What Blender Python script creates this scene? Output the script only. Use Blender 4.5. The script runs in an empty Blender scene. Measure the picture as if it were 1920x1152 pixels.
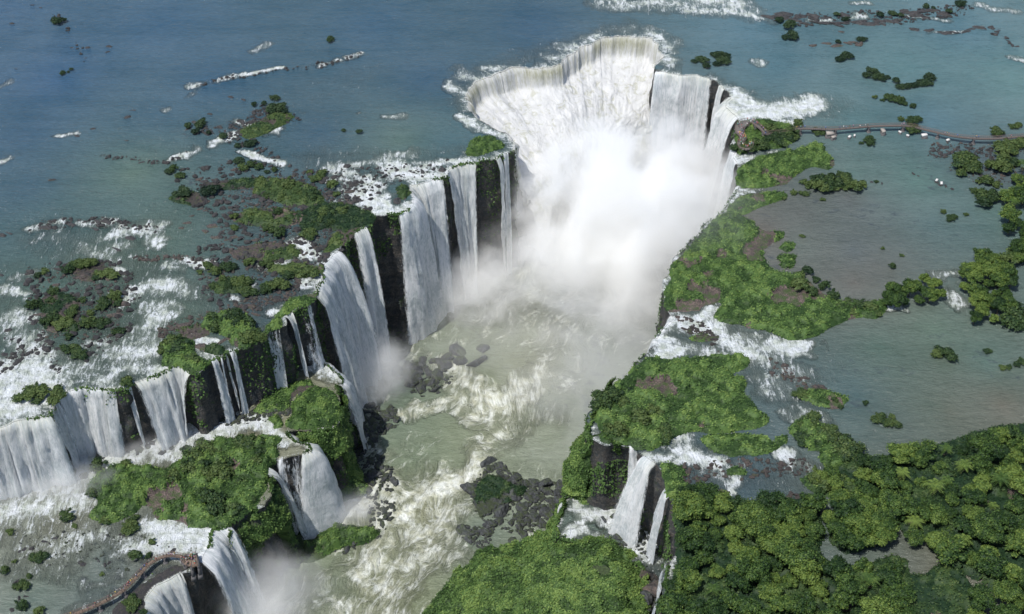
import bpy, bmesh, math, random
import numpy as np
from mathutils import Vector, Matrix, noise as mnoise
random.seed(7)
RNG = np.random.default_rng(7)
# ------------------------------------------------------------------ camera
F = 2700.0; PITCH = math.radians(40.0); CAMZ = 390.0
scene = bpy.context.scene
cam_data = bpy.data.cameras.new('camera')
cam_data.sensor_width = 36.0; cam_data.lens = F/1920.0*36.0
cam_data.clip_start = 1.0; cam_data.clip_end = 20000.0
cam = bpy.data.objects.new('camera', cam_data)
cam.location = (0, 0, CAMZ); cam.rotation_euler = (math.pi/2-PITCH, 0, 0)
scene.collection.objects.link(cam); scene.camera = cam
# ------------------------------------------------------------------ light
SUN_EL = math.radians(64); SUN_DIR = Vector((-0.72, -0.69, 0)).normalized()   # towards the sun, on the ground
sd = Vector((SUN_DIR.x*math.cos(SUN_EL), SUN_DIR.y*math.cos(SUN_EL), math.sin(SUN_EL)))
world = bpy.data.worlds.new('World'); scene.world = world; world.use_nodes = True
wn = world.node_tree; bg = wn.nodes['Background']
sky = wn.nodes.new('ShaderNodeTexSky'); sky.sky_type = 'NISHITA'; sky.sun_disc = False
sky.sun_elevation = SUN_EL; sky.sun_rotation = math.atan2(SUN_DIR.x, SUN_DIR.y)
wn.links.new(sky.outputs[0], bg.inputs[0]); bg.inputs[1].default_value = 0.11
sl = bpy.data.lights.new('sun', 'SUN'); sl.energy = 3.6; sl.angle = math.radians(0.5); sl.color = (1.0, 0.97, 0.92)
sun = bpy.data.objects.new('sun', sl); sun.rotation_euler = sd.to_track_quat('Z', 'Y').to_euler()
sun.location = (0, 0, 600); scene.collection.objects.link(sun)
scene.view_settings.view_transform = 'Standard'; scene.view_settings.look = 'None'
scene.view_settings.exposure = 0.52; scene.view_settings.gamma = 1.0
cy = scene.cycles
cy.max_bounces = 14; cy.diffuse_bounces = 3; cy.glossy_bounces = 2; cy.transmission_bounces = 2
cy.transparent_max_bounces = 12; cy.volume_bounces = 12
cy.use_denoising = True; cy.denoiser = 'OPENIMAGEDENOISE'
cy.volume_step_rate = 1.0; cy.volume_max_steps = 256
cy.caustics_reflective = False; cy.caustics_refractive = False

# ------------------------------------------------------------------ helpers
cp, sp = math.cos(PITCH), math.sin(PITCH)
def un(px, py, z=0.0):
    a = (px-960.0)/F; b = -(py-576.0)/F
    d = (a, cp+b*sp, -sp+b*cp)
    t = (z-CAMZ)/d[2]
    return (d[0]*t, d[1]*t, z)
def unl(pts, z=0.0):
    return np.array([un(p[0], p[1], p[2] if len(p) > 2 else z) for p in pts], dtype=np.float64)
def srgb(r, g, b, k=1.0):
    def f(c):
        c = c/255.0
        return (c/12.92 if c <= 0.04045 else ((c+0.055)/1.055)**2.4)*k
    return (f(r), f(g), f(b))
def _h(ix, iy, iz, seed):
    n = (ix.astype(np.int64)*73856093) ^ (iy.astype(np.int64)*19349663) ^ (iz.astype(np.int64)*83492791) ^ (seed*2654435)
    n = (n ^ (n >> 13)) & 0x7fffffff
    n = (n*(n*n*15731 % 2147483647 + 789221) + 1376312589) & 0x7fffffff
    return n/2147483647.0
def vn(x, y, z=None, seed=0):
    x = np.asarray(x, float); y = np.asarray(y, float)
    z = np.zeros_like(x) if z is None else np.asarray(z, float)
    ix, iy, iz = np.floor(x), np.floor(y), np.floor(z)
    fx, fy, fz = x-ix, y-iy, z-iz
    fx, fy, fz = [f*f*(3-2*f) for f in (fx, fy, fz)]
    r = 0
    for a in (0, 1):
        wa = fx if a else 1-fx
        for b in (0, 1):
            wb = fy if b else 1-fy
            for c in (0, 1):
                wc = fz if c else 1-fz
                r = r + wa*wb*wc*_h(ix+a, iy+b, iz+c, seed)
    return r
def fbm(x, y, z=None, seed=0, o=4):
    r = 0; a = 0.5; k = 1.0; t = 0
    for i in range(o):
        r = r + a*vn(x*k, y*k, None if z is None else z*k, seed+i*17); t += a; a *= 0.5; k *= 2.03
    return r/t
def worley(x, y, cell, seed=0):
    x = x/cell; y = y/cell
    ix, iy = np.floor(x), np.floor(y); best = np.full(x.shape, 9.0); sz = np.zeros(x.shape); z0 = np.zeros_like(ix)
    for a in (-1, 0, 1):
        for b in (-1, 0, 1):
            cx = ix+a; cyy = iy+b
            px = cx+_h(cx, cyy, z0, seed); py = cyy+_h(cx, cyy, z0, seed+5)
            d = np.hypot(px-x, py-y); m = d < best
            sz = np.where(m, _h(cx, cyy, z0, seed+9), sz); best = np.where(m, d, best)
    return best, sz
def sstep(a, b, x):
    t = np.clip((x-a)/(b-a), 0, 1); return t*t*(3-2*t)
def jag(P):
    P = np.array(P, float); x, y = P[:, 0], P[:, 1]
    P[:, 0] = x+(fbm(x*.09, y*.09, None, 201, 4)-.5)*9+(fbm(x*.5, y*.5, None, 203, 2)-.5)*1.6
    P[:, 1] = y+(fbm(x*.09, y*.09, None, 202, 4)-.5)*9+(fbm(x*.5, y*.5, None, 204, 2)-.5)*1.6
    return P
def dense(pts, step, smooth=True):
    """resample a polyline (n,2/3) with Catmull-Rom smoothing at about `step` metres"""
    P = np.asarray(pts, float)
    if smooth and len(P) > 2:
        Q = np.vstack([2*P[0]-P[1], P, 2*P[-1]-P[-2]]); out = []
        for i in range(1, len(Q)-2):
            p0, p1, p2, p3 = Q[i-1], Q[i], Q[i+1], Q[i+2]
            n = max(2, int(np.linalg.norm(p2-p1)/step*1.5)+1)
            for t in np.linspace(0, 1, n, endpoint=False):
                out.append(0.5*((2*p1)+(-p0+p2)*t+(2*p0-5*p1+4*p2-p3)*t*t+(-p0+3*p1-3*p2+p3)*t**3))
        out.append(P[-1]); P = np.array(out)
    L = np.concatenate([[0], np.cumsum(np.linalg.norm(np.diff(P, axis=0), axis=1))])
    n = max(2, int(L[-1]/step)+1); s = np.linspace(0, L[-1], n)
    return np.stack([np.interp(s, L, P[:, k]) for k in range(P.shape[1])], 1), s
def seg_dist(x, y, poly, limit=None):
    """distance to polyline and arc position of nearest point"""
    P = np.asarray(poly)[:, :2]; best = np.full(x.shape, 1e9); arc = np.zeros(x.shape); acc = 0.0
    bx = np.zeros(x.shape); by = np.zeros(x.shape)
    for i in range(len(P)-1):
        a = P[i]; b = P[i+1]; ab = b-a; L2 = ab@ab+1e-12; L = math.sqrt(L2)
        t = np.clip(((x-a[0])*ab[0]+(y-a[1])*ab[1])/L2, 0, 1)
        qx = a[0]+t*ab[0]; qy = a[1]+t*ab[1]
        d = np.hypot(x-qx, y-qy); m = d < best
        best = np.where(m, d, best); arc = np.where(m, acc+t*L, arc); bx = np.where(m, qx, bx); by = np.where(m, qy, by); acc += L
    return best, arc, bx, by
def inside(x, y, poly):
    P = np.asarray(poly)[:, :2]; r = np.zeros(x.shape, bool); n = len(P); j = n-1
    for i in range(n):
        xi, yi = P[i]; xj, yj = P[j]
        if yi != yj:
            c = ((yi > y) != (yj > y)) & (x < (xj-xi)*(y-yi)/(yj-yi)+xi); r ^= c
        j = i
    return r
def paint(x, y, strokes, z, warp=1.0):
    """strokes: (image polyline, width m, strength) -> max mask"""
    out = np.zeros(x.shape)
    wx = (fbm(x*0.13, y*0.13, None, 91, 4)-0.5)*13*warp; wy = (fbm(x*0.13, y*0.13, None, 92, 4)-0.5)*13*warp
    amp = 0.55+0.9*fbm(x*0.11, y*0.2, None, 93, 4); x0, y0 = x, y
    for pts, w, k in strokes:
        P = unl(pts, z)
        if len(P) == 1: P = np.vstack([P, P+[0.01, 0, 0]])
        m = (x > P[:, 0].min()-w*2) & (x < P[:, 0].max()+w*2) & (y > P[:, 1].min()-w*2) & (y < P[:, 1].max()+w*2)
        if not m.any(): continue
        wk = min(1.0, w/5.0)
        d = seg_dist(x[m]+wx[m]*wk, y[m]+wy[m]*wk, P)[0]
        if w < 3.5 and len(pts) > 2: k = k*(0.15+1.1*sstep(.42, .6, fbm(x[m]*.07, y[m]*.07, None, 95, 3)))
        out[m] = np.maximum(out[m], k*np.clip(1.15*(1-(d/(w*1.5))), 0, 1)**0.8)
    return out*np.clip(amp, 0.5, 1.15)
def idw(x, y, pts, z, power=3.0):
    W = 0; C = 0
    for p in pts:
        q = un(p[0], p[1], z); w = 1.0/((np.hypot(x-q[0], (y-q[1])*0.8)+20.0)**power)
        W = W+w; C = C+w[:, None]*np.array(srgb(*p[2:5]))
    return C/W[:, None]
def mesh_np(name, V, Fc, mats, attrs=None, uv=None, smooth=False, midx=None):
    me = bpy.data.meshes.new(name); V = np.asarray(V, np.float32); Fc = np.asarray(Fc, np.int32)
    k = Fc.shape[1]
    me.vertices.add(len(V)); me.vertices.foreach_set('co', V.ravel())
    me.loops.add(Fc.size); me.loops.foreach_set('vertex_index', Fc.ravel())
    me.polygons.add(len(Fc)); me.polygons.foreach_set('loop_start', np.arange(0, Fc.size, k, dtype=np.int32))
    me.polygons.foreach_set('loop_total', np.full(len(Fc), k, np.int32))
    for m in (mats if isinstance(mats, (list, tuple)) else [mats]): me.materials.append(m)
    if midx is not None: me.polygons.foreach_set('material_index', np.asarray(midx, np.int32))
    me.update(calc_edges=True)
    if smooth: me.polygons.foreach_set('use_smooth', np.ones(len(Fc), bool))
    for an, av in (attrs or {}).items():
        av = np.asarray(av, np.float32)
        if av.ndim == 1:
            a = me.attributes.new(an, 'FLOAT', 'POINT'); a.data.foreach_set('value', av)
        elif av.shape[1] == 3:
            a = me.attributes.new(an, 'FLOAT_VECTOR', 'POINT'); a.data.foreach_set('vector', av.ravel())
    return me
def grid_faces(n, m, mask=None):
    i = np.arange(n-1)[:, None]*m+np.arange(m-1)[None, :]
    f = np.stack([i, i+1, i+m+1, i+m], -1).reshape(-1, 4)
    if mask is not None: f = f[mask.reshape(-1)]
    return f
def compact(V, Fc, A):
    u, inv = np.unique(Fc, return_inverse=True)
    return V[u], inv.reshape(Fc.shape), {k: v[u] for k, v in A.items()}
COL = scene.collection
def put(name, me, parent=None, loc=None):
    o = bpy.data.objects.new(name, me); COL.objects.link(o)
    if parent is not None: o.parent = parent
    if loc is not None: o.location = loc
    return o
def tag(o, label=None, cat=None, group=None, kind=None):
    if label: o['label'] = label
    if cat: o['category'] = cat
    if group: o['group'] = group
    if kind: o['kind'] = kind
    return o
# ------------------------------------------------------------------ node helper
class NT:
    def __init__(s, name):
        s.m = bpy.data.materials.new(name); s.m.use_nodes = True; s.t = s.m.node_tree; s.n = s.t.nodes; s.n.clear()
        s.out = s.n.new('ShaderNodeOutputMaterial')
    def new(s, typ, ins=None, **kw):
        nd = s.n.new('ShaderNode'+typ)
        for k, v in kw.items(): setattr(nd, k, v)
        for k, v in (ins or {}).items(): s.set(nd.inputs[k], v)
        return nd
    def set(s, sock, v):
        if isinstance(v, bpy.types.NodeSocket): s.t.links.new(v, sock)
        elif isinstance(v, bpy.types.Node): s.t.links.new(v.outputs[0], sock)
        else:
            if isinstance(v, (tuple, list)) and len(v) == 3 and sock.type == 'RGBA': v = (*v, 1)
            sock.default_value = v
    def math(s, op, a, b=0.0, c=0.0, clamp=False):
        nd = s.new('Math', {0: a, 1: b, 2: c}, operation=op); nd.use_clamp = clamp; return nd.outputs[0]
    def mix(s, f, a, b):
        nd = s.new('MixRGB', {0: f, 1: a, 2: b}); return nd.outputs[0]
    def attr(s, name, out='Fac'):
        return s.new('Attribute', attribute_name=name).outputs[out]
    def coord(s, kind='Object'):
        return s.new('TexCoord').outputs[kind]
    def mapv(s, v, scale=(1, 1, 1), rot=(0, 0, 0), loc=(0, 0, 0)):
        return s.new('Mapping', {0: v, 1: loc, 2: rot, 3: scale}).outputs[0]
    def noise(s, v, scale=1.0, detail=4.0, rough=0.55, dist=0.0, out=0):
        return s.new('TexNoise', {'Vector': v, 'Scale': scale, 'Detail': detail, 'Roughness': rough, 'Distortion': dist}).outputs[out]
    def ss(s, v, a, b, lo=0.0, hi=1.0):
        nd = s.new('MapRange', {0: v, 1: a, 2: b, 3: lo, 4: hi}, interpolation_type='SMOOTHSTEP'); return nd.outputs[0]
    def surf(s, sh): s.t.links.new(sh.outputs[0] if isinstance(sh, bpy.types.Node) else sh, s.out.inputs[0])

def mat_water(name, foam_white, foam_tint, ripple, streak_rot, swirl=False):
    t = NT(name); pos = t.coord('Object')
    col = t.attr('col', 'Color'); foam = t.attr('foam'); near = t.attr('near'); dark = t.attr('dark')
    flow = t.attr('flow', 'Vector')
    # foam pattern 1: streaks along the fall direction, 2: streaks in the current, 3: isotropic froth
    n1 = t.noise(t.mapv(flow, (0.75, 0.16, 1)), 1.0, 5, 0.62, 0.6)
    if swirl:
        n2 = t.noise(t.mapv(flow, (0.20, 0.075, 1)), 1.0, 7, 0.64, 0.8)
    else:
        n2 = t.noise(t.mapv(pos, (0.42, 0.12, 0), (0, 0, streak_rot)), 1.0, 6, 0.66, 0.9)
    nm = n2 if swirl else t.mix(near, n2, n1)
    n3 = t.noise(pos, 1.3, 5, 0.7, 0.5)
    pat = t.math('ADD', t.math('MULTIPLY', nm, 0.72), t.math('MULTIPLY', n3, 0.28))
    f = t.math('ADD', foam, t.math('MULTIPLY', t.math('SUBTRACT', pat, 0.5), 2.9))
    if swirl:
        fil = t.math('SUBTRACT', 1.0, t.math('ABSOLUTE', t.math('MULTIPLY', t.math('SUBTRACT', t.noise(t.mapv(flow, (0.16, 0.06, 1)), 1.0, 7, 0.64, 1.9), 0.5), 8.0)))
        fil2 = t.math('SUBTRACT', 1.0, t.math('ABSOLUTE', t.math('MULTIPLY', t.math('SUBTRACT', t.noise(t.mapv(flow, (0.45, 0.2, 1)), 1.0, 7, 0.68, 1.5), 0.5), 7.0)))
        fs = t.math('ADD', t.math('MULTIPLY', t.math('MAXIMUM', fil, 0.0), 0.34), t.math('MULTIPLY', t.math('MAXIMUM', fil2, 0.0), 0.16))
        f = t.math('ADD', t.math('ADD', t.math('MULTIPLY', foam, 0.95), fs), t.math('MULTIPLY', t.math('SUBTRACT', n2, 0.5), 2.2))
        fm = t.ss(f, 0.50, 1.32)
    else:
        fil = t.math('SUBTRACT', 1.0, t.math('ABSOLUTE', t.math('MULTIPLY', t.math('SUBTRACT', t.noise(t.mapv(pos, (0.50, 0.16, 0), (0, 0, streak_rot)), 1.0, 7, 0.68, 0.8), 0.5), 8.0)))
        f = t.math('ADD', t.math('ADD', t.math('MULTIPLY', foam, 1.0), t.math('MULTIPLY', t.math('MAXIMUM', fil, 0.0), 0.30)), t.math('MULTIPLY', t.math('SUBTRACT', pat, 0.5), 2.5))
        fm = t.ss(f, 0.56, 0.98)
    fm = t.math('MULTIPLY', fm, t.ss(foam, 0.02, 0.14))
    veil = t.math('MULTIPLY', t.ss(foam, 0.08, 0.9), 0.45 if swirl else 0.42)
    # submerged dark basalt
    dn = t.noise(t.mapv(pos, (0.16, 0.24, 0.0), (0, 0, 0.5)), 1.0, 7, 0.68, 0.6)
    dn2 = t.noise(pos, 0.035, 3, 0.5)
    dm = t.ss(t.math('ADD', t.math('ADD', dark, t.math('MULTIPLY', dn2, 0.12)), t.math('MULTIPLY', t.math('SUBTRACT', dn, 0.5), 1.7)), 0.52, 0.85)
    bcol = t.mix(t.ss(t.noise(pos, 0.02, 4, 0.6), 0.3, 0.7), col, t.new('HueSaturation', {'Value': 1.16, 'Saturation': 0.9, 'Color': col}).outputs[0])
    bcol = t.mix(t.ss(t.noise(t.mapv(pos, (0.012, 0.07, 0), (0, 0, 0.35)), 1.0, 6, 0.65, 0.8), 0.42, 0.66, 0.0, 0.6), bcol, t.new('HueSaturation', {'Value': 0.80, 'Saturation': 1.15, 'Color': bcol}).outputs[0])
    bcol = t.mix(t.ss(t.noise(t.mapv(pos, (0.1, 0.25, 0)), 1.0, 5, 0.7), 0.45, 0.75), bcol, t.new('HueSaturation', {'Value': 0.86, 'Saturation': 1.05, 'Color': bcol}).outputs[0])
    bcol = t.mix(t.ss(t.noise(t.mapv(pos, (0.3, 0.7, 0), (0, 0, -0.45)), 1.0, 6, 0.72, 0.5), 0.42, 0.66, 0.0, 0.5), bcol, t.new('HueSaturation', {'Value': 0.72, 'Saturation': 1.0, 'Color': bcol}).outputs[0])  # darker ripple bands: varying sky reflection painted into the colour
    bcol = t.mix(t.math('MULTIPLY', dm, 0.7), bcol, (0.035, 0.045, 0.055))
    fcol = t.mix(t.ss(t.noise(pos, 0.25, 4), 0.35, 0.7), foam_white, foam_tint)
    c = t.mix(veil, bcol, foam_tint); c = t.mix(fm, c, fcol)
    rp = t.math('ADD', t.noise(t.mapv(pos, (0.5, 1.1, 1), (0, 0, -0.5)), ripple, 5, 0.7, 0.4), t.noise(t.mapv(pos, (0.12, 0.3, 1), (0, 0, -0.3)), ripple, 3, 0.6, 0.6))
    hgt = t.math('ADD', t.math('MULTIPLY', rp, 0.75), t.math('MULTIPLY', t.math('MULTIPLY', f, t.ss(foam, 0.02, 0.3)), 1.3))
    bump = t.new('Bump', {'Strength': 1.0, 'Distance': 1.1, 'Height': hgt})
    p = t.new('BsdfPrincipled', {'Base Color': c, 'Roughness': t.math('ADD', 0.16, t.math('MULTIPLY', fm, 0.6)), 'Normal': bump.outputs[0], 'IOR': 1.33})
    t.surf(p); return t.m
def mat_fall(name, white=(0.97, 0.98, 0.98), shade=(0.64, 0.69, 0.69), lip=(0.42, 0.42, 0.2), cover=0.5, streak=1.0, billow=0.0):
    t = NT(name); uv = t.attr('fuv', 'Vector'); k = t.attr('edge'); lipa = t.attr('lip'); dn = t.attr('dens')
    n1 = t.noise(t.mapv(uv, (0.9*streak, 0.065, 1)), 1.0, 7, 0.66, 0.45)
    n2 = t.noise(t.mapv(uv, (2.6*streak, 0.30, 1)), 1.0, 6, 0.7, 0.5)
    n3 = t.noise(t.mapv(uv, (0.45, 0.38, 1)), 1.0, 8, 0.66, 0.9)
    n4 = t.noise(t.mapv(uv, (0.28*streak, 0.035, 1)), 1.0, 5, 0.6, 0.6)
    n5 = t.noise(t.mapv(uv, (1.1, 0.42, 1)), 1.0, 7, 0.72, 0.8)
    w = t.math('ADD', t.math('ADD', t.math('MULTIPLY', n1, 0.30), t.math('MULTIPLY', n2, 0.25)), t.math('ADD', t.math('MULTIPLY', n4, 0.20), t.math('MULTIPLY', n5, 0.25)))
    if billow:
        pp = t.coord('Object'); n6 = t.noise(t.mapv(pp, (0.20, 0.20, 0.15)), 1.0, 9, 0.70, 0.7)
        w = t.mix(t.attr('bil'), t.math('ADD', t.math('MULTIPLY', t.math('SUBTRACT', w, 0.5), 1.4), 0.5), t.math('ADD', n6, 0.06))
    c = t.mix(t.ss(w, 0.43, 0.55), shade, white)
    lm = t.math('MULTIPLY', lipa, t.ss(n2, 0.3, 0.7)); c = t.mix(lm, c, lip)
    a = t.math('ADD', t.math('ADD', w, dn), -0.5)
    al = t.math('MULTIPLY', t.ss(a, 0.47, 0.57), t.ss(t.math('ADD', k, t.math('MULTIPLY', t.math('SUBTRACT', n2, 0.5), 0.9)), 0.3, 0.6))
    bump = t.new('Bump', {'Strength': 0.9, 'Distance': 2.6 if billow else 1.8, 'Height': w})
    d = t.new('BsdfDiffuse', {'Color': c, 'Normal': bump.outputs[0]}); tr = t.new('BsdfTranslucent', {'Color': c})
    m = t.new('MixShader', {0: 0.45, 1: d.outputs[0], 2: tr.outputs[0]})
    tp = t.new('BsdfTransparent'); m2 = t.new('MixShader', {0: al, 1: tp.outputs[0], 2: m.outputs[0]})
    t.surf(m2); return t.m
def mat_rock(name, c1, c2, moss, mossk, sc=0.35):
    t = NT(name); pos = t.coord('Object') if mossk >= 0 else t.coord('Object')
    geo = t.new('NewGeometry'); nz = t.new('SeparateXYZ', {0: geo.outputs['Normal']}).outputs[2]
    n = t.noise(t.mapv(pos, (1, 1, 0.8)), sc, 8, 0.7, 0.5); v = t.new('TexVoronoi', {'Vector': pos, 'Scale': sc*2.2}, feature='DISTANCE_TO_EDGE').outputs[0]
    c = t.mix(t.ss(n, 0.35, 0.65), c1, c2)
    st = t.noise(t.mapv(pos, (0.05, 0.05, 0.8)), 1.0, 4, 0.6, 0.3); c = t.mix(t.ss(st, 0.46, 0.62, 0.0, 0.6), c, tuple(x*0.35 for x in c1))
    c = t.mix(t.ss(v, 0.0, 0.12, 0.75, 0.0), c, (0.012, 0.013, 0.014))
    mm = t.ss(t.math('ADD', t.math('MULTIPLY', nz, 0.42), t.noise(pos, sc*0.6, 6, 0.7)), 0.80-mossk*0.5, 0.96-mossk*0.5)
    mc = t.mix(t.ss(t.noise(pos, sc*4, 5, 0.7), 0.3, 0.7), moss, tuple(x*0.45 for x in moss))
    c = t.mix(mm, c, mc)
    b = t.new('Bump', {'Strength': 1.0, 'Distance': 0.8, 'Height': t.math('ADD', n, t.math('MULTIPLY', v, 0.5))})
    t.surf(t.new('BsdfPrincipled', {'Base Color': c, 'Roughness': 0.75, 'Normal': b.outputs[0]})); return t.m
def mat_leaf(name, dark, mid, light, wscale=0.05, blue=0.0, rnd=True):
    t = NT(name); pos = t.coord('Object'); geo = t.new('NewGeometry'); oi = t.new('ObjectInfo')
    lv = t.attr('lv'); tone = t.attr('tone'); wn_ = t.noise(geo.outputs['Position'], wscale, 4, 0.6)
    r = oi.outputs['Random'] if rnd else 0.5
    v = t.math('ADD', t.math('MULTIPLY', t.math('ADD', lv, t.math('MULTIPLY', tone, 1.1)), 0.5), t.math('ADD', t.math('MULTIPLY', wn_, 0.75), t.math('MULTIPLY', t.math('SUBTRACT', r, 0.5), 0.55)))
    c = t.mix(t.ss(v, 0.3, 0.62), dark, mid); c = t.mix(t.ss(v, 0.62, 0.95), c, light)
    d = t.new('BsdfPrincipled', {'Base Color': c, 'Roughness': 0.62, 'Specular IOR Level': 0.25}); tr = t.new('BsdfTranslucent', {'Color': c})
    m = t.new('MixShader', {0: 0.22, 1: d.outputs[0], 2: tr.outputs[0]}); t.surf(m); return t.m
def mat_plain(name, c, rough=0.7, var=0.25, sc=3.0):
    t = NT(name); n = t.noise(t.coord('Object'), sc, 5, 0.6)
    cc = t.mix(n, tuple(x*(1-var) for x in c), tuple(min(1, x*(1+var)) for x in c))
    t.surf(t.new('BsdfPrincipled', {'Base Color': cc, 'Roughness': rough})); return t.m
M = {}
M['river'] = mat_water('river_water', (0.80, 0.83, 0.84), (0.5, 0.54, 0.46), 0.55, 0.75)
M['lower'] = mat_water('gorge_water', (0.80, 0.82, 0.76), (0.50, 0.50, 0.37), 0.5, 0.9, True)
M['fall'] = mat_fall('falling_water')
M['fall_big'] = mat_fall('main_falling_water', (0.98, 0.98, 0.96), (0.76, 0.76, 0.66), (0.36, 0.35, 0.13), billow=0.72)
M['cliff'] = mat_rock('wet_basalt', (0.020, 0.027, 0.032), (0.085, 0.072, 0.06), (0.035, 0.06, 0.014), 0.36)
M['rock'] = mat_rock('river_rock', (0.02, 0.021, 0.024), (0.06, 0.052, 0.048), (0.04, 0.06, 0.02), -0.3, 0.9)
M['brownrock'] = mat_rock('brown_rock', (0.04, 0.032, 0.029), (0.105, 0.078, 0.066), (0.05, 0.07, 0.02), -0.2, 0.9)
M['soil'] = mat_rock('red_soil', (0.07, 0.05, 0.042), (0.15, 0.11, 0.095), (0.05, 0.08, 0.02), -0.1, 0.5)
M['mat'] = mat_leaf('low_shrub_leaves', (0.026, 0.055, 0.014), (0.075, 0.135, 0.034), (0.16, 0.23, 0.058), 0.09, rnd=False)
M['leaf'] = mat_leaf('tree_leaves', (0.013, 0.034, 0.010), (0.050, 0.095, 0.020), (0.135, 0.19, 0.040), 0.06)
M['bush'] = mat_leaf('bush_leaves', (0.014, 0.034, 0.014), (0.040, 0.072, 0.022), (0.085, 0.12, 0.035), 0.05)
M['bluebush'] = mat_leaf('far_bush_leaves', (0.010, 0.026, 0.014), (0.022, 0.045, 0.02), (0.045, 0.075, 0.03), 0.03)
M['bark'] = mat_plain('bark', (0.10, 0.08, 0.06))
# ------------------------------------------------------------------ levels and outlines (photo pixels -> points on each level)
ZB, ZR, ZG = -32.0, -36.0, -72.0      # left terrace, right basin, gorge
RIM_IMG = [(-260, 830), (-120, 815), (-60, 808), (0, 801), (45, 790), (85, 779), (100, 765), (112, 742), (140, 735), (180, 733), (228, 731), (245, 722), (290, 708),
 (318, 690), (335, 688), (352, 700), (372, 698), (392, 680), (400, 672), (425, 665), (448, 658), (470, 652), (490, 645), (503, 638), (505, 622), (528, 615),
 (530, 600), (523, 588), (550, 583), (567, 571), (588, 561), (596, 545), (600, 532), (612, 520), (617, 495), (626, 480), (640, 458), (652, 438), (680, 428), (692, 424), (698, 408),
 (720, 402), (750, 401), (768, 382), (775, 352), (800, 341), (833, 334), (845, 318), (870, 305), (892, 305), (897, 298), (925, 294), (950, 288), (968, 280), (966, 264),
 (935, 243), (898, 230), (880, 208), (885, 182), (893, 162), (925, 143), (970, 130), (1010, 128), (1040, 118), (1075, 104), (1092, 90), (1115, 78), (1150, 70), (1190, 68), (1220, 72),
 (1240, 88), (1243, 108), (1232, 128), (1260, 136), (1300, 141), (1335, 150), (1348, 165), (1362, 178), (1364, 205), (1380, 222), (1382, 250), (1380, 278), (1384, 296), (1376, 330), (1378, 350),
 (1372, 372), (1350, 402), (1320, 432), (1290, 470), (1262, 492), (1250, 520), (1246, 560), (1250, 584), (1240, 620), (1226, 662), (1200, 678), (1166, 706), (1140, 735), (1122, 765),
 (1115, 800), (1133, 826), (1165, 836), (1182, 833), (1197, 851), (1215, 858), (1232, 868), (1243, 886), (1248, 905), (1251, 926), (1258, 980), (1268, 1036), (1266, 1062), (1248, 1110),
 (1220, 1150), (1200, 1260), (1190, 1500)]
rim, rim_s = dense(unl(RIM_IMG), 1.2); rim = jag(rim)
CANYON = np.vstack([rim[:, :2], [[80, 100], [-300, 100]]])
TER_IMG = [(560, 640), (600, 684), (626, 692), (638, 712), (630, 730), (643, 768), (632, 794), (600, 803), (560, 806), (545, 813), (570, 828), (583, 843), (560, 858), (530, 862), (510, 868),
 (502, 882), (507, 915), (490, 950), (455, 975), (425, 996), (396, 1003), (401, 1030), (388, 1052), (355, 1072), (320, 1086), (288, 1106), (276, 1152), (262, 1260), (255, 1500)]
ter, _ = dense(unl(TER_IMG, ZB), 1.2); ter = jag(ter)
TERRACE = np.vstack([ter[:, :2], [[-420, 100], [-420, 420], [un(300, 600, ZB)[0]-60, 420]]])
BAS_IMG = [(1180, 800), (1120, 870), (1078, 905), (1064, 930), (1052, 958), (1034, 988), (1040, 1012), (1075, 1022), (1110, 1030), (1160, 1045), (1200, 1060), (1230, 1100), (1240, 1300)]
bas, _ = dense(unl(BAS_IMG, ZR), 1.2); bas = jag(bas)
BASIN = np.vstack([bas[:, :2], [[200, 200], [200, 520]]])

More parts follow.
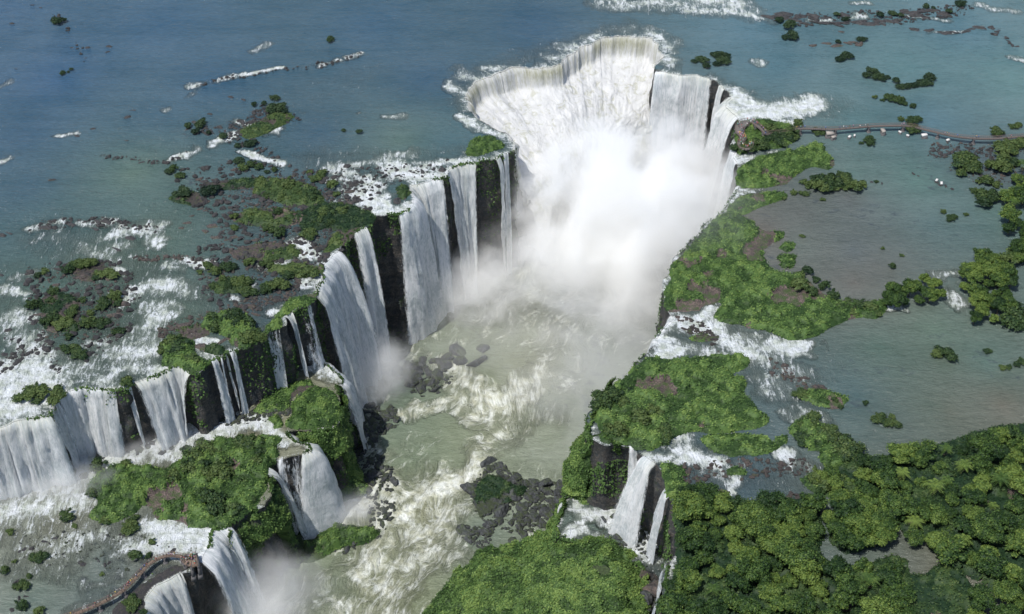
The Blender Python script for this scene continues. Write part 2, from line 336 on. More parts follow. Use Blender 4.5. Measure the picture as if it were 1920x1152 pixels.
# ------------------------------------------------------------------ foam strokes (image polyline, width m, strength)
FU = [([(0, 520), (120, 480), (300, 430)], 26, .13), ([(0, 650), (150, 600), (320, 560)], 30, .16), ([(120, 700), (260, 660), (330, 590)], 22, .2), ([(420, 250), (560, 200), (700, 130)], 20, .10), ([(280, 300), (400, 270)], 16, .10), ([(600, 300), (760, 310), (860, 300)], 14, .2), ([(1290, 610), (1400, 660), (1480, 700)], 18, .18), ([(1270, 860), (1400, 890), (1500, 900)], 16, .18), ([(860, 150), (1000, 100), (1180, 50), (1260, 90)], 9, .22), ([(1360, 190), (1480, 205), (1560, 200)], 14, .2),
 ([(868, 220), (895, 235), (935, 250)], 4, .8), ([(845, 160), (880, 178), (892, 190)], 5, .6), ([(870, 140), (900, 152)], 7, .6), ([(905, 130), (960, 126)], 3, .55),
 ([(1062, 92), (1085, 88), (1120, 70)], 7, .62), ([(1040, 108), (1075, 98)], 9, .55), ([(1130, 58), (1180, 52)], 6, .35), ([(1215, 62), (1235, 72), (1250, 90)], 7, .6), ([(1235, 110), (1255, 115)], 5, .7),
 ([(1290, 20), (1350, 20), (1400, 26), (1425, 34)], 7, .55), ([(1140, 5), (1230, 8), (1300, 2)], 9, .55), ([(1300, 0), (1360, -5), (1380, 10)], 10, .7), ([(1360, 20), (1420, 32)], 4, .8),
 ([(1366, 180), (1395, 192), (1430, 205), (1460, 203), (1500, 198), (1525, 192)], 8, .95), ([(1395, 210), (1440, 218), (1490, 212), (1520, 205)], 6, 1.0), ([(1500, 182), (1530, 184)], 4, .7), ([(1366, 200), (1400, 222)], 8, 1.0),
 ([(1450, 228), (1490, 232)], 2.5, .7), ([(1408, 115), (1425, 118)], 3, .6), ([(1385, 300), (1402, 302)], 4, .9), ([(1380, 352), (1400, 356)], 6, .6), ([(1440, 288), (1455, 286)], 2, .6),
 # upper left broken lines
 ([(355, 162), (400, 150), (450, 142), (480, 136), (530, 127), (600, 122), (680, 100)], 2.2, .62), ([(480, 95), (500, 78), (520, 70)], 3, .5), ([(310, 208), (345, 190), (370, 165)], 2, .5),
 ([(570, 215), (600, 185), (625, 170)], 3, .45), ([(195, 290), (240, 293), (270, 302), (320, 300), (345, 293), (362, 280)], 2.8, .68), ([(0, 305), (30, 290), (60, 284)], 2, .6), ([(85, 265), (110, 255), (140, 250)], 2, .5),
 ([(400, 270), (425, 262), (437, 252)], 3, .75), ([(455, 232), (480, 238), (520, 246)], 3.5, .7), ([(455, 285), (490, 295), (535, 308)], 2.4, .7), ([(675, 215), (710, 217), (760, 218)], 2, .45), ([(0, 165), (20, 150)], 2, .45), ([(650, 108), (675, 102)], 2, .6),
 # near centre rapids behind the front falls
 ([(610, 318), (660, 312), (720, 300), (760, 290)], 5, .55), ([(640, 345), (690, 340), (740, 330)], 6, .5), ([(725, 310), (770, 325), (820, 325)], 6, .92), ([(620, 335), (650, 330)], 5, .6), ([(790, 312), (830, 306), (860, 304)], 5, .8),
 ([(680, 365), (705, 385), (745, 395)], 6, 1.0), ([(690, 350), (700, 372)], 7, .8), ([(640, 380), (665, 392)], 4, .5), ([(770, 330), (830, 330)], 5, .6), ([(665, 345), (655, 365)], 5, .5),
 ([(556, 460), (575, 465), (590, 478)], 5.5, .95), ([(560, 400), (595, 412), (605, 415)], 3, .7), ([(565, 448), (580, 470)], 4, .8), ([(490, 480), (510, 495), (540, 480)], 5, .6), ([(465, 530), (480, 555)], 3, .4), ([(640, 470), (625, 490)], 3, .6), ([(575, 525), (598, 535)], 4, .95), ([(600, 505), (615, 515)], 3, .7),
 # middle left rapids
 ([(60, 430), (110, 418)], 3, .6), ([(80, 445), (110, 430), (100, 450)], 5, .4), ([(155, 420), (215, 416)], 3, .6), ([(210, 440), (250, 432), (275, 430)], 5, .68), ([(280, 440), (310, 420)], 3, .55), ([(285, 446), (300, 455)], 4.5, .7), ([(145, 470), (190, 475), (240, 460)], 5, .48),
 ([(250, 485), (285, 484), (330, 483), (385, 495)], 2.8, .68), ([(185, 465), (215, 500)], 5, .4), ([(320, 495), (345, 500)], 4, .55), ([(0, 545), (40, 552)], 4, .6), ([(25, 525), (60, 515)], 3, .55), ([(205, 508), (230, 510)], 2.5, .65), ([(300, 540), (325, 535), (345, 545)], 8, .62), ([(230, 570), (265, 545), (285, 540)], 5, .68),
 ([(280, 545), (250, 560)], 6, .5), ([(280, 585), (300, 590), (280, 605)], 7, .66), ([(320, 575), (335, 580)], 3, .6), ([(240, 620), (290, 640), (270, 650)], 7, .45), ([(0, 600), (30, 592), (45, 605)], 6, .55), ([(0, 635), (40, 625), (90, 640)], 4, .4), ([(245, 615), (250, 640)], 4, .4),
 ([(20, 640), (70, 650), (100, 662)], 7, .55), ([(60, 655), (35, 680)], 8, .7), ([(0, 700), (40, 690), (70, 700), (60, 720)], 10, .8), ([(0, 740), (50, 740), (80, 728)], 10, .95), ([(0, 770), (50, 760), (90, 745)], 9, .95), ([(20, 610), (60, 600)], 5, .6),
 ([(85, 690), (130, 705), (95, 740)], 6, .7), ([(190, 655), (230, 665), (260, 690)], 8, .62), ([(200, 640), (240, 690)], 6, .5), ([(150, 735), (240, 735)], 5, .7), ([(260, 670), (290, 655)], 4, .7), ([(190, 710), (230, 690)], 5, .65), ([(290, 700), (330, 690)], 4, .9), ([(120, 745), (160, 738)], 6, .8), ([(160, 650), (200, 640)], 4, .5),
 ([(355, 620), (365, 632), (400, 640)], 2.5, .75), ([(355, 648), (385, 640)], 3, .7), ([(385, 660), (400, 670), (440, 658)], 4, .7), ([(500, 615), (525, 612)], 2.5, .6), ([(435, 560), (450, 565)], 2.5, .5), ([(515, 584), (528, 592)], 2.5, .9),
 # right side
 ([(1250, 590), (1300, 610), (1350, 625), (1400, 640), (1450, 650), (1500, 650)], 6, .75), ([(1262, 640), (1300, 655), (1355, 668)], 4, .55), ([(1360, 640), (1400, 660), (1460, 655), (1510, 648)], 5.5, .9), ([(1232, 640), (1250, 660), (1275, 662)], 5, .85), ([(1230, 625), (1246, 600)], 5, .9), ([(1312, 595), (1335, 583)], 4, .75),
 ([(1345, 565), (1355, 562)], 3, .7), ([(1400, 670), (1435, 680), (1470, 690), (1500, 705)], 8, .45), ([(1430, 700), (1445, 720)], 7, .45), ([(1460, 730), (1510, 740)], 8, .36), ([(1655, 570), (1670, 580), (1690, 580)], 2.5, .75), ([(1750, 518), (1785, 512)], 3, .6), ([(1785, 550), (1800, 570)], 5, .55), ([(1895, 578), (1910, 590)], 4, .5),
 ([(1490, 770), (1530, 780)], 5, .5), ([(1555, 832), (1562, 836)], 3, .9), ([(1465, 845), (1478, 850)], 3.5, .9), ([(1270, 860), (1300, 862), (1340, 868)], 4.5, .95), ([(1300, 870), (1340, 890)], 7, .5), ([(1360, 905), (1378, 895)], 5, .6), ([(1255, 835), (1290, 830), (1300, 848)], 4, .7), ([(1340, 880), (1390, 880)], 3, .45), ([(1370, 920), (1365, 910)], 3, .8),
 ([(1480, 870), (1520, 878), (1540, 880)], 4, .5), ([(1590, 868), (1600, 866)], 2, .9), ([(1470, 930), (1510, 935), (1520, 945)], 3, .65), ([(1218, 856), (1245, 862)], 3, .8), ([(1280, 930), (1320, 930)], 2.5, .5), ([(1370, 810), (1385, 812)], 2, .6), ([(1560, 970), (1562, 975)], 2, .6),
 ([(1600, 5), (1720, 8), (1800, 12)], 2.5, .5), ([(1700, 30), (1780, 38)], 2, .45), ([(1740, 60), (1780, 62), (1840, 50)], 1.5, .55), ([(1835, 10), (1900, 22)], 3.5, .5), ([(1895, 108), (1920, 112)], 2.5, .6), ([(1600, 30), (1620, 32)], 4, .6), ([(1520, 38), (1560, 40)], 2.5, .6), ([(1870, 260), (1880, 262)], 1, .3),
 ([(0, 620), (60, 640), (130, 700), (160, 735)], 9, .45), ([(150, 700), (60, 700), (20, 740)], 12, .5), ([(60, 690), (60, 640)], 8, .5), ([(180, 600), (260, 640)], 8, .3), ([(0, 560), (80, 600)], 10, .25), ([(100, 440), (200, 560)], 16, .22), ([(200, 450), (330, 560)], 18, .25)]
DU = [([(900, 150), (1040, 110), (1120, 75)], 6, .3), ([(1450, 25), (1560, 35), (1640, 40), (1700, 20), (1800, 15)], 8, .45), ([(1500, 35), (1640, 45)], 5, .55), ([(1720, 60), (1840, 52)], 4, .4), ([(1855, 50), (1910, 85)], 6, .45), ([(1330, 105), (1360, 125)], 8, .4),
 ([(340, 245), (400, 250), (440, 270)], 9, .45), ([(480, 200), (540, 225)], 10, .5), ([(430, 240), (560, 215)], 5, .4), ([(320, 330), (420, 345), (540, 350), (640, 385)], 10, .5), ([(400, 370), (500, 440), (560, 480)], 12, .45), ([(620, 340), (760, 330)], 10, .42), ([(660, 320), (720, 350)], 8, .4),
 ([(340, 400), (440, 420), (500, 440)], 9, .4), ([(400, 490), (600, 480)], 12, .42), ([(470, 560), (600, 540)], 14, .42), ([(300, 640), (480, 600)], 12, .38), ([(60, 560), (130, 640), (230, 570)], 14, .33), ([(110, 510), (260, 520)], 10, .3), ([(0, 440), (80, 440)], 8, .35), ([(0, 410), (60, 410)], 8, .3),
 ([(1500, 350), (1600, 400), (1700, 420), (1800, 470)], 20, .42), ([(1450, 400), (1440, 480), (1500, 540)], 9, .4), ([(1650, 400), (1750, 480)], 18, .42), ([(1800, 330), (1700, 300)], 10, .42), ([(1740, 340), (1800, 360)], 5, .5), ([(1820, 290), (1880, 330)], 14, .45), ([(1680, 330), (1750, 355)], 3, .42),
 ([(1420, 660), (1560, 700), (1620, 760)], 16, .42), ([(1600, 680), (1720, 700)], 10, .4), ([(1760, 640), (1860, 670)], 8, .45), ([(1860, 700), (1920, 730)], 12, .42), ([(1480, 690), (1560, 720)], 14, .42), ([(1500, 760), (1700, 790)], 8, .36), ([(1300, 890), (1440, 890)], 16, .42), ([(1450, 850), (1560, 900)], 16, .42), ([(1640, 740), (1760, 720)], 6, .34),
 ([(1250, 600), (1310, 630), (1350, 650)], 8, .4), ([(1280, 645), (1360, 660)], 9, .4), ([(90, 0), (130, 60), (190, 130)], 7, .33), ([(0, 160), (120, 110)], 8, .3), ([(200, 230), (100, 270), (0, 300)], 7, .25), ([(130, 750), (200, 740), (250, 720)], 6, .45), ([(30, 780), (90, 745)], 5, .4), ([(570, 500), (650, 460), (700, 395)], 7, .4)]
CU = [(0, 0, 70, 104, 134), (300, 50, 68, 104, 132), (700, 50, 60, 98, 124), (1000, 50, 57, 94, 120), (1400, 60, 88, 122, 138), (1800, 60, 93, 126, 140), (100, 150, 68, 104, 138), (400, 150, 64, 100, 127), (800, 150, 58, 94, 120), (1450, 120, 90, 123, 136), (1700, 130, 98, 132, 137),  # upper-left points bluer: sky reflection and cloud shadow painted into the water colour
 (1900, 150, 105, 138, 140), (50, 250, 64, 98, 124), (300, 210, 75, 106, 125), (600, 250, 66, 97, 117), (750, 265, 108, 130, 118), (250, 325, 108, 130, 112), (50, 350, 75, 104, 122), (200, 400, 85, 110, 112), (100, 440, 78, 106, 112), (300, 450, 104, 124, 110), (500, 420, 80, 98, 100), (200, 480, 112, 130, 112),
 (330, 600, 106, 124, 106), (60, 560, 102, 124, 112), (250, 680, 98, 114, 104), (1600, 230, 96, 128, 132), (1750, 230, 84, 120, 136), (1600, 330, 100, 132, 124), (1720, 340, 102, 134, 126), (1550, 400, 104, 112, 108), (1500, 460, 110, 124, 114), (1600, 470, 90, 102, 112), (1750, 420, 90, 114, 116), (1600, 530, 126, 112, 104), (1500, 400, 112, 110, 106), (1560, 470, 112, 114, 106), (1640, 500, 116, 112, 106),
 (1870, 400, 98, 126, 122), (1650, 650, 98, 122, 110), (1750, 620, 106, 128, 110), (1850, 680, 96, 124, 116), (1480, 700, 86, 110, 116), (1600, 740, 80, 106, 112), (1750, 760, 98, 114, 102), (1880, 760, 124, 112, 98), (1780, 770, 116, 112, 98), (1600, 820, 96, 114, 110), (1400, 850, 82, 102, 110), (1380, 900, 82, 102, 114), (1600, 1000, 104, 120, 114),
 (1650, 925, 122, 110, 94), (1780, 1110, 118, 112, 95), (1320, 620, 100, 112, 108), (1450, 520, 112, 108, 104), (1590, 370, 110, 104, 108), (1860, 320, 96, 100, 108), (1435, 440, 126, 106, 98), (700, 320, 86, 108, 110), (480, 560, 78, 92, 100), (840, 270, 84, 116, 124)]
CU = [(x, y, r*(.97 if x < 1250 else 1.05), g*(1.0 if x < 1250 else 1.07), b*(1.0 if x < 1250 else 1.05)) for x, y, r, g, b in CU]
FB = [([(-20, 900), (50, 895), (120, 880), (200, 860)], 14, 1.0), ([(200, 850), (290, 835), (370, 815), (420, 805)], 9, 1.0), ([(-20, 960), (60, 950), (130, 920)], 14, .72), ([(130, 890), (200, 870)], 12, .9), ([(430, 800), (470, 796), (500, 805), (535, 828)], 5, .85), ([(470, 785), (500, 800)], 4, .8), ([(280, 840), (330, 850)], 7, .8),
 ([(10, 1010), (60, 1030), (120, 1050)], 6, .38), ([(100, 1030), (150, 1000), (200, 990)], 9, .55), ([(60, 990), (20, 980)], 8, .45), ([(300, 985), (330, 1000), (385, 1010)], 8, .9), ([(320, 1010), (370, 1020), (400, 1030)], 8, .95), ([(300, 1020), (340, 1035)], 5, .85), ([(240, 1020), (290, 1035), (330, 1040)], 4.5, .7), ([(260, 1045), (300, 1048)], 3, .6),
 ([(330, 1005), (300, 975)], 5, .7), ([(280, 1110), (260, 1120), (250, 1140)], 4, .5), ([(275, 1100), (320, 1090)], 3, .8), ([(215, 1075), (190, 1095), (160, 1100)], 5, .36), ([(225, 1040), (260, 1030)], 4, .4), ([(130, 1060), (110, 1080)], 5, .3), ([(610, 690), (636, 706)], 6, .95), ([(575, 690), (605, 688)], 4, .8), ([(160, 1140), (230, 1130)], 5, .35), ([(40, 1060), (110, 1040)], 7, .35), ([(340, 1140), (300, 1120), (285, 1110)], 4, .6)]
DB = [([(180, 1100), (260, 1060), (330, 1070)], 10, .55), ([(200, 1130), (270, 1100)], 12, .5), ([(340, 830), (440, 800)], 6, .4), ([(160, 1000), (210, 1050)], 12, .42), ([(420, 820), (500, 815)], 5, .55), ([(520, 745), (470, 770)], 14, .6)]
CB = [(20, 900, 190, 195, 185), (100, 1000, 158, 158, 130), (50, 1060, 132, 142, 128), (200, 1050, 100, 120, 120), (300, 1090, 88, 92, 94), (60, 1120, 108, 132, 122), (180, 1130, 96, 116, 118), (450, 810, 168, 165, 130), (300, 860, 135, 140, 125), (130, 970, 165, 162, 135), (320, 1010, 170, 170, 140), (350, 830, 140, 142, 120), (240, 980, 120, 128, 122)]
FG = [([(960, 490), (1010, 560), (1040, 600), (1035, 660), (1020, 700)], 6.82, 0.3864), ([(1060, 560), (1150, 570), (1240, 575)], 6.2, 0.322), ([(1010, 700), (980, 735), (930, 760), (900, 790)], 7.4399999999999995, 0.6624), ([(840, 690), (870, 715), (930, 740), (900, 770)], 6.8, 0.7544), ([(860, 700), (850, 730), (870, 770)], 6.2, 0.6256), ([(760, 775), (800, 765), (850, 750)], 4.25, 0.6900000000000001), ([(1010, 730), (990, 750), (940, 770)], 5.58, 0.6072000000000001), ([(960, 760), (940, 800), (900, 850)], 7.4399999999999995, 0.46), ([(900, 850), (880, 880), (840, 910), (800, 935)], 6.2, 0.6624), ([(735, 900), (770, 930), (810, 935)], 5.1, 0.782), ([(880, 890), (840, 920), (790, 945), (750, 960)], 5.95, 0.8280000000000001), ([(800, 930), (770, 980), (740, 1040), (700, 1090), (650, 1150), (620, 1200)], 20, 0.37400000000000005), ([(840, 930), (820, 990), (790, 1040), (740, 1100), (700, 1160)], 11.16, 0.552), ([(730, 960), (720, 1020), (680, 1090)], 7.4399999999999995, 0.5704), ([(860, 1040), (800, 1050), (740, 1060)], 5.1, 0.46), ([(620, 940), (660, 950), (700, 950)], 5.58, 0.8280000000000001), ([(590, 960), (640, 970)], 6.2, 0.92), ([(690, 835), (720, 850), (700, 870)], 5.1, 0.5060000000000001), ([(705, 910), (730, 930), (720, 970), (690, 990)], 5.1, 0.7360000000000001), ([(600, 1080), (580, 1152)], 7.4399999999999995, 0.36800000000000005), ([(470, 1140), (520, 1160)], 20, 0.49500000000000005), ([(760, 850), (800, 820)], 8.68, 0.138), ([(1020, 640), (1080, 660), (1060, 720)], 6.8, 0.276), ([(960, 870), (1040, 900)], 6.2, 0.1104), ([(760, 640), (900, 640)], 7.4399999999999995, 0.18400000000000002), ([(740, 690), (690, 720)], 6.8, 0.46), ([(770, 660), (720, 700)], 6.8, 0.36800000000000005), ([(660, 780), (655, 820), (690, 840)], 5.1, 0.6900000000000001), ([(1040, 770), (990, 790), (960, 830)], 6.2, 0.322), ([(880, 400), (1000, 480), (1250, 480)], 60, 0.44000000000000006), ([(800, 540), (900, 500)], 25, 0.385), ([(930, 330), (1300, 330)], 60, 0.55), ([(690, 720), (650, 790)], 8.68, 0.644), ([(1015, 1010), (1030, 1020)], 4.25, 0.7360000000000001)]
CG0 = [(850, 650, 132, 142, 116), (900, 820, 138, 146, 116), (1000, 850, 146, 154, 136), (1150, 650, 128, 140, 125), (1150, 800, 140, 150, 130), (780, 860, 122, 138, 112), (700, 1100, 148, 152, 112), (900, 1000, 112, 126, 114), (1000, 560, 150, 155, 130), (800, 960, 150, 150, 112), (640, 1100, 120, 134, 112), (760, 720, 112, 128, 112), (520, 1100, 130, 140, 120), (740, 800, 115, 130, 110), (1000, 700, 150, 152, 120)]
CG = [(x, y, r*1.11, g*1.11, b*1.12) for x, y, r, g, b in CG0]

def sheet(name, z, ky, rows, poly, keep_inside, F_, D_, C_, mat, label, streak=None, amp=0.45, gain=1.0):
    Y, K = np.meshgrid(rows, ky, indexing='ij')
    depth = Y*cp+(CAMZ-z)*sp
    X = K*depth; n, m = X.shape
    x = X.ravel().copy(); y = Y.ravel().copy()
    d, arc, bx, by = seg_dist(x, y, poly)
    ins = inside(x, y, poly)
    near = d < 0.62
    x[near] = bx[near]; y[near] = by[near]
    good = ins if keep_inside else ~ins
    ok = (good | near).reshape(n, m)
    fm = ok[:-1, :-1] & ok[1:, :-1] & ok[:-1, 1:] & ok[1:, 1:]
    foam = paint(x, y, F_, z); dark = paint(x, y, D_, z)
    if streak: foam = np.maximum(foam, streak*1.15*np.exp(-d/(3.0+5*fbm(arc*.03, d*0, None, 6, 2)))*sstep(0.36, 0.62, fbm(arc*0.09, d*0.03, None, 5)))
    nz = fbm(x*0.22, y*0.22, None, 3, 3)-0.5
    zz = np.full(x.shape, float(z))+nz*amp*0.5+np.where(foam > 0.05, (fbm(x*0.5, y*0.5, None, 8, 3)-0.35)*foam*amp*2.0, 0)
    zz = np.where(near, np.minimum(zz, z), zz)
    zz = np.where(d < 6, z+(zz-z)*d/6, zz)
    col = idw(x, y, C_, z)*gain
    flw = np.stack([arc, d, d*0], 1)
    if z == ZG:
        sl_ = dense(unl([(1240, 300), (1120, 430), (1040, 600), (960, 740), (885, 860), (800, 950), (720, 1060), (640, 1180), (560, 1400)], ZG), 3)[0]; dd_, aa_, qx_, qy_ = seg_dist(x, y, sl_)
        sg_ = np.sign((x-qx_)*0.55-(y-qy_)*0.83+1e-6); wv = (fbm(x*.03, y*.03, None, 71, 3)-.5)*26; flw = np.stack([dd_*sg_+wv, aa_+wv, d*0], 1)
    A = dict(foam=foam, dark=dark, near=np.exp(-d/14.0), col=col, flow=flw)
    V = np.stack([x, y, zz], 1); Fc = grid_faces(n, m, fm)[:, ::-1]
    Fc = Fc[:, ::-1] if False else Fc
    V, Fc, A = compact(V, Fc, A)
    me = mesh_np(name, V, Fc, mat, A, smooth=True)
    o = put(name, me); tag(o, label, 'water', kind='structure'); return o
def far_ext(a, lo, hi, n=6, p=3.0):
    t = (np.arange(1, n+1)/n)**p
    return np.concatenate([(a[0]-(a[0]-lo)*t)[::-1], a, a[-1]+(hi-a[-1])*t])
kk = far_ext(np.arange(-0.385, 0.3851, 0.00088), -3, 3)
rr = np.concatenate([[280.0]]); rws = [292.0]
while rws[-1] < 790: rws.append(rws[-1]+0.00115*(rws[-1]*cp+390*sp)*1.0)
rr = far_ext(np.array(rws), 40, 4000)
GAIN = 0.50
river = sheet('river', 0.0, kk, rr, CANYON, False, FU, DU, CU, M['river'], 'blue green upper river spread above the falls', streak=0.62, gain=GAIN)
rb = np.arange(260, 470, 0.55)
sheet('river', ZB, np.arange(-0.40, -0.10, 0.0010), rb, TERRACE, True, FB, DB, CB, M['river'], 'foamy olive water on the middle terrace at lower left', streak=0.6, gain=GAIN)
rb = np.arange(270, 480, 0.55)
FR = [([(1090, 962), (1150, 960), (1170, 975)], 5, .7), ([(1180, 975), (1200, 985)], 7, 1.), ([(1150, 955), (1170, 985), (1190, 995)], 6, 1.), ([(1085, 985), (1070, 1000)], 4, .95), ([(1205, 1020), (1245, 1025)], 6, .9), ([(1085, 935), (1078, 950)], 3, .9), ([(1110, 1005), (1130, 1015)], 3, .7), ([(1190, 1040), (1240, 1030)], 5, .7)]
sheet('river', ZR, np.arange(-0.02, 0.14, 0.0012), rb, BASIN, True, FR, [([(1100, 1000), (1200, 1010)], 8, .5), ([(1180, 1030), (1240, 1050)], 10, .6)], [(1150, 950, 110, 128, 118), (1130, 995, 118, 134, 120), (1200, 1040, 80, 90, 92)], M['river'], 'small green pool below the short right hand fall', streak=0.2, gain=GAIN)
rg = [255.0]
while rg[-1] < 820: rg.append(rg[-1]+0.0013*(rg[-1]*cp+462*sp))
GP = np.array([[-400, 200], [400, 200], [400, 900], [-400, 900]])
sheet('river', ZG, np.arange(-0.30, 0.22, 0.0010), np.array(rg), np.array([[-400, 200], [400, 200], [400, 900], [-400, 900], [-400, 200]]), True, FG, [([(1080, 620), (1130, 660), (1100, 760)], 13, .5), ([(1200, 620), (1180, 720)], 12, .45), ([(1060, 700), (1050, 760)], 7, .5), ([(740, 640), (720, 690), (760, 740)], 8, .45), ([(1040, 1000), (960, 1000)], 12, .4)], CG, M['lower'], 'churning olive river in the gorge below the falls', amp=1.1, gain=GAIN)

# ------------------------------------------------------------------ cliffs
def normals2(P):
    T = np.gradient(P[:, :2], axis=0); T /= np.linalg.norm(T, axis=1)[:, None]+1e-9
    k = 7; pad = np.pad(T, ((k, k), (0, 0)), 'edge'); T = np.stack([np.convolve(pad[:, c], np.ones(2*k+1)/(2*k+1), 'valid') for c in (0, 1)], 1)
    T /= np.linalg.norm(T, axis=1)[:, None]+1e-9
    return np.stack([T[:, 1], -T[:, 0]], 1)
def leaf_quads(C, N, size, rng, up=0.3, aspect=1.5):
    n = len(C); N = N+rng.normal(0, 0.55, (n, 3)); N[:, 2] += up; N /= np.linalg.norm(N, axis=1)[:, None]+1e-9
    a = rng.normal(0, 1, (n, 3)); T = np.cross(N, a); T /= np.linalg.norm(T, axis=1)[:, None]+1e-9; B = np.cross(N, T)
    s = (size*rng.uniform(0.6, 1.4, n))[:, None] if np.isscalar(size) else (size*rng.uniform(0.6, 1.4, n))[:, None]
    T = T*s*0.5*aspect; B = B*s*0.5
    V = np.stack([C-T-B*0.3, C-T*0.1-B, C+T, C-T*0.1+B], 1).reshape(-1, 3)
    return V, np.arange(4*n).reshape(-1, 4), np.repeat(rng.uniform(0, 1, n), 4)
def cliff(poly, z0, z1, label, step=1.3, slope=1.0, seed=0, green=0.0, name='cliff'):
    P, s = dense(poly, step, False); N = normals2(P); nz = max(8, int((z0-z1)/1.6)); v = np.linspace(0, 1, nz)
    S, Vv = np.meshgrid(s, v, indexing='ij'); Z = z0+0.25-(z0-z1+1.5)*Vv
    bx = P[:, 0][:, None]+0*Vv; by = P[:, 1][:, None]+0*Vv
    col = fbm(S*0.16, Z*0.018, None, seed+1, 4)-0.5; led = fbm(S*0.03, Z*0.13, None, seed+2, 3)-0.5; fine = fbm(bx*0.4, by*0.4, Z*0.3, seed+3, 4)-0.5
    off = slope*(3.0*Vv**1.3)+(6.0*col+4.5*led+2.2*fine)*np.minimum(1, Vv*5)-0.9*np.minimum(1, Vv*12)
    off = np.where(Vv < 0.04, -0.25, off)
    X = bx+N[:, 0][:, None]*off; Y = by+N[:, 1][:, None]*off
    V = np.stack([X, Y, Z], -1).reshape(-1, 3)
    me = mesh_np(name, V, grid_faces(len(s), nz), M['cliff'], smooth=False)
    o = put(name, me); tag(o, label, 'cliff', kind='structure')
    if green > 0:
        n = int(green*s[-1]*(z0-z1)); rng = np.random.default_rng(seed+50)
        i = rng.integers(0, len(s)-1, n); j = (rng.uniform(0, 1, n)**1.5*(nz-1)).astype(int)
        g = fbm(S*0.07, Z*0.05, None, seed+7, 3)[i, j]; k = g+0.12*(1-v[j]) > 0.60; i, j = i[k], j[k]
        G = V.reshape(len(s), nz, 3)[i, j]+rng.normal(0, 0.4, (len(i), 3)); Nn = np.stack([N[i, 0], N[i, 1], np.full(len(i), 0.4)], 1)
        C = G+Nn*0.35; LV, LF, la = leaf_quads(C, Nn, 0.7, rng)
        lo = put('hanging_moss', mesh_np('hanging_moss', LV, LF, M['mat'], {'lv': la*0.45}))
        tag(lo, 'moss and ferns hanging on the '+label, 'moss', kind='stuff')
    return o
def rim_part(a, b):
    A = np.array(un(*a)); B = np.array(un(*b)); i = np.argmin(np.hypot(rim[:, 0]-A[0], rim[:, 1]-A[1])); j = np.argmin(np.hypot(rim[:, 0]-B[0], rim[:, 1]-B[1]))
    return rim[i:j+1, :2]
cliff(rim_part((-260, 830), (575, 567)), 0, ZB, 'dark basalt cliff above the lower left terrace', seed=1, green=1.3, slope=0.6)
cliff(rim_part((575, 567), (892, 305)), 0, ZG, 'tall dark basalt cliff between the left curtain falls', seed=2, green=1.2, slope=0.8)
cliff(rim_part((892, 305), (966, 264)), 0, ZG, 'brown basalt buttress standing beside the great horseshoe fall', seed=3, green=0.5, slope=0.5)
cliff(rim_part((966, 264), (1380, 222)), 0, ZG, 'cliff behind the great horseshoe fall', seed=4, slope=0.2)
cliff(rim_part((1380, 222), (1115, 800)), 0, ZG, 'shaded cliff under the green right bank', seed=5, green=1.0, slope=0.6)
cliff(rim_part((1115, 800), (1190, 1500)), 0, ZR-20, 'mossy cliff beside the small right hand pool', seed=6, green=2.2, slope=0.6)
cliff(ter[::-1, :2], ZB, ZG, 'dark mossy cliff under the green middle terrace', seed=7, green=2.6, slope=1.2)
cliff(bas[:, :2], ZR, ZG, 'broken rock step under the right hand pool', seed=8, green=2.2, slope=2.5)

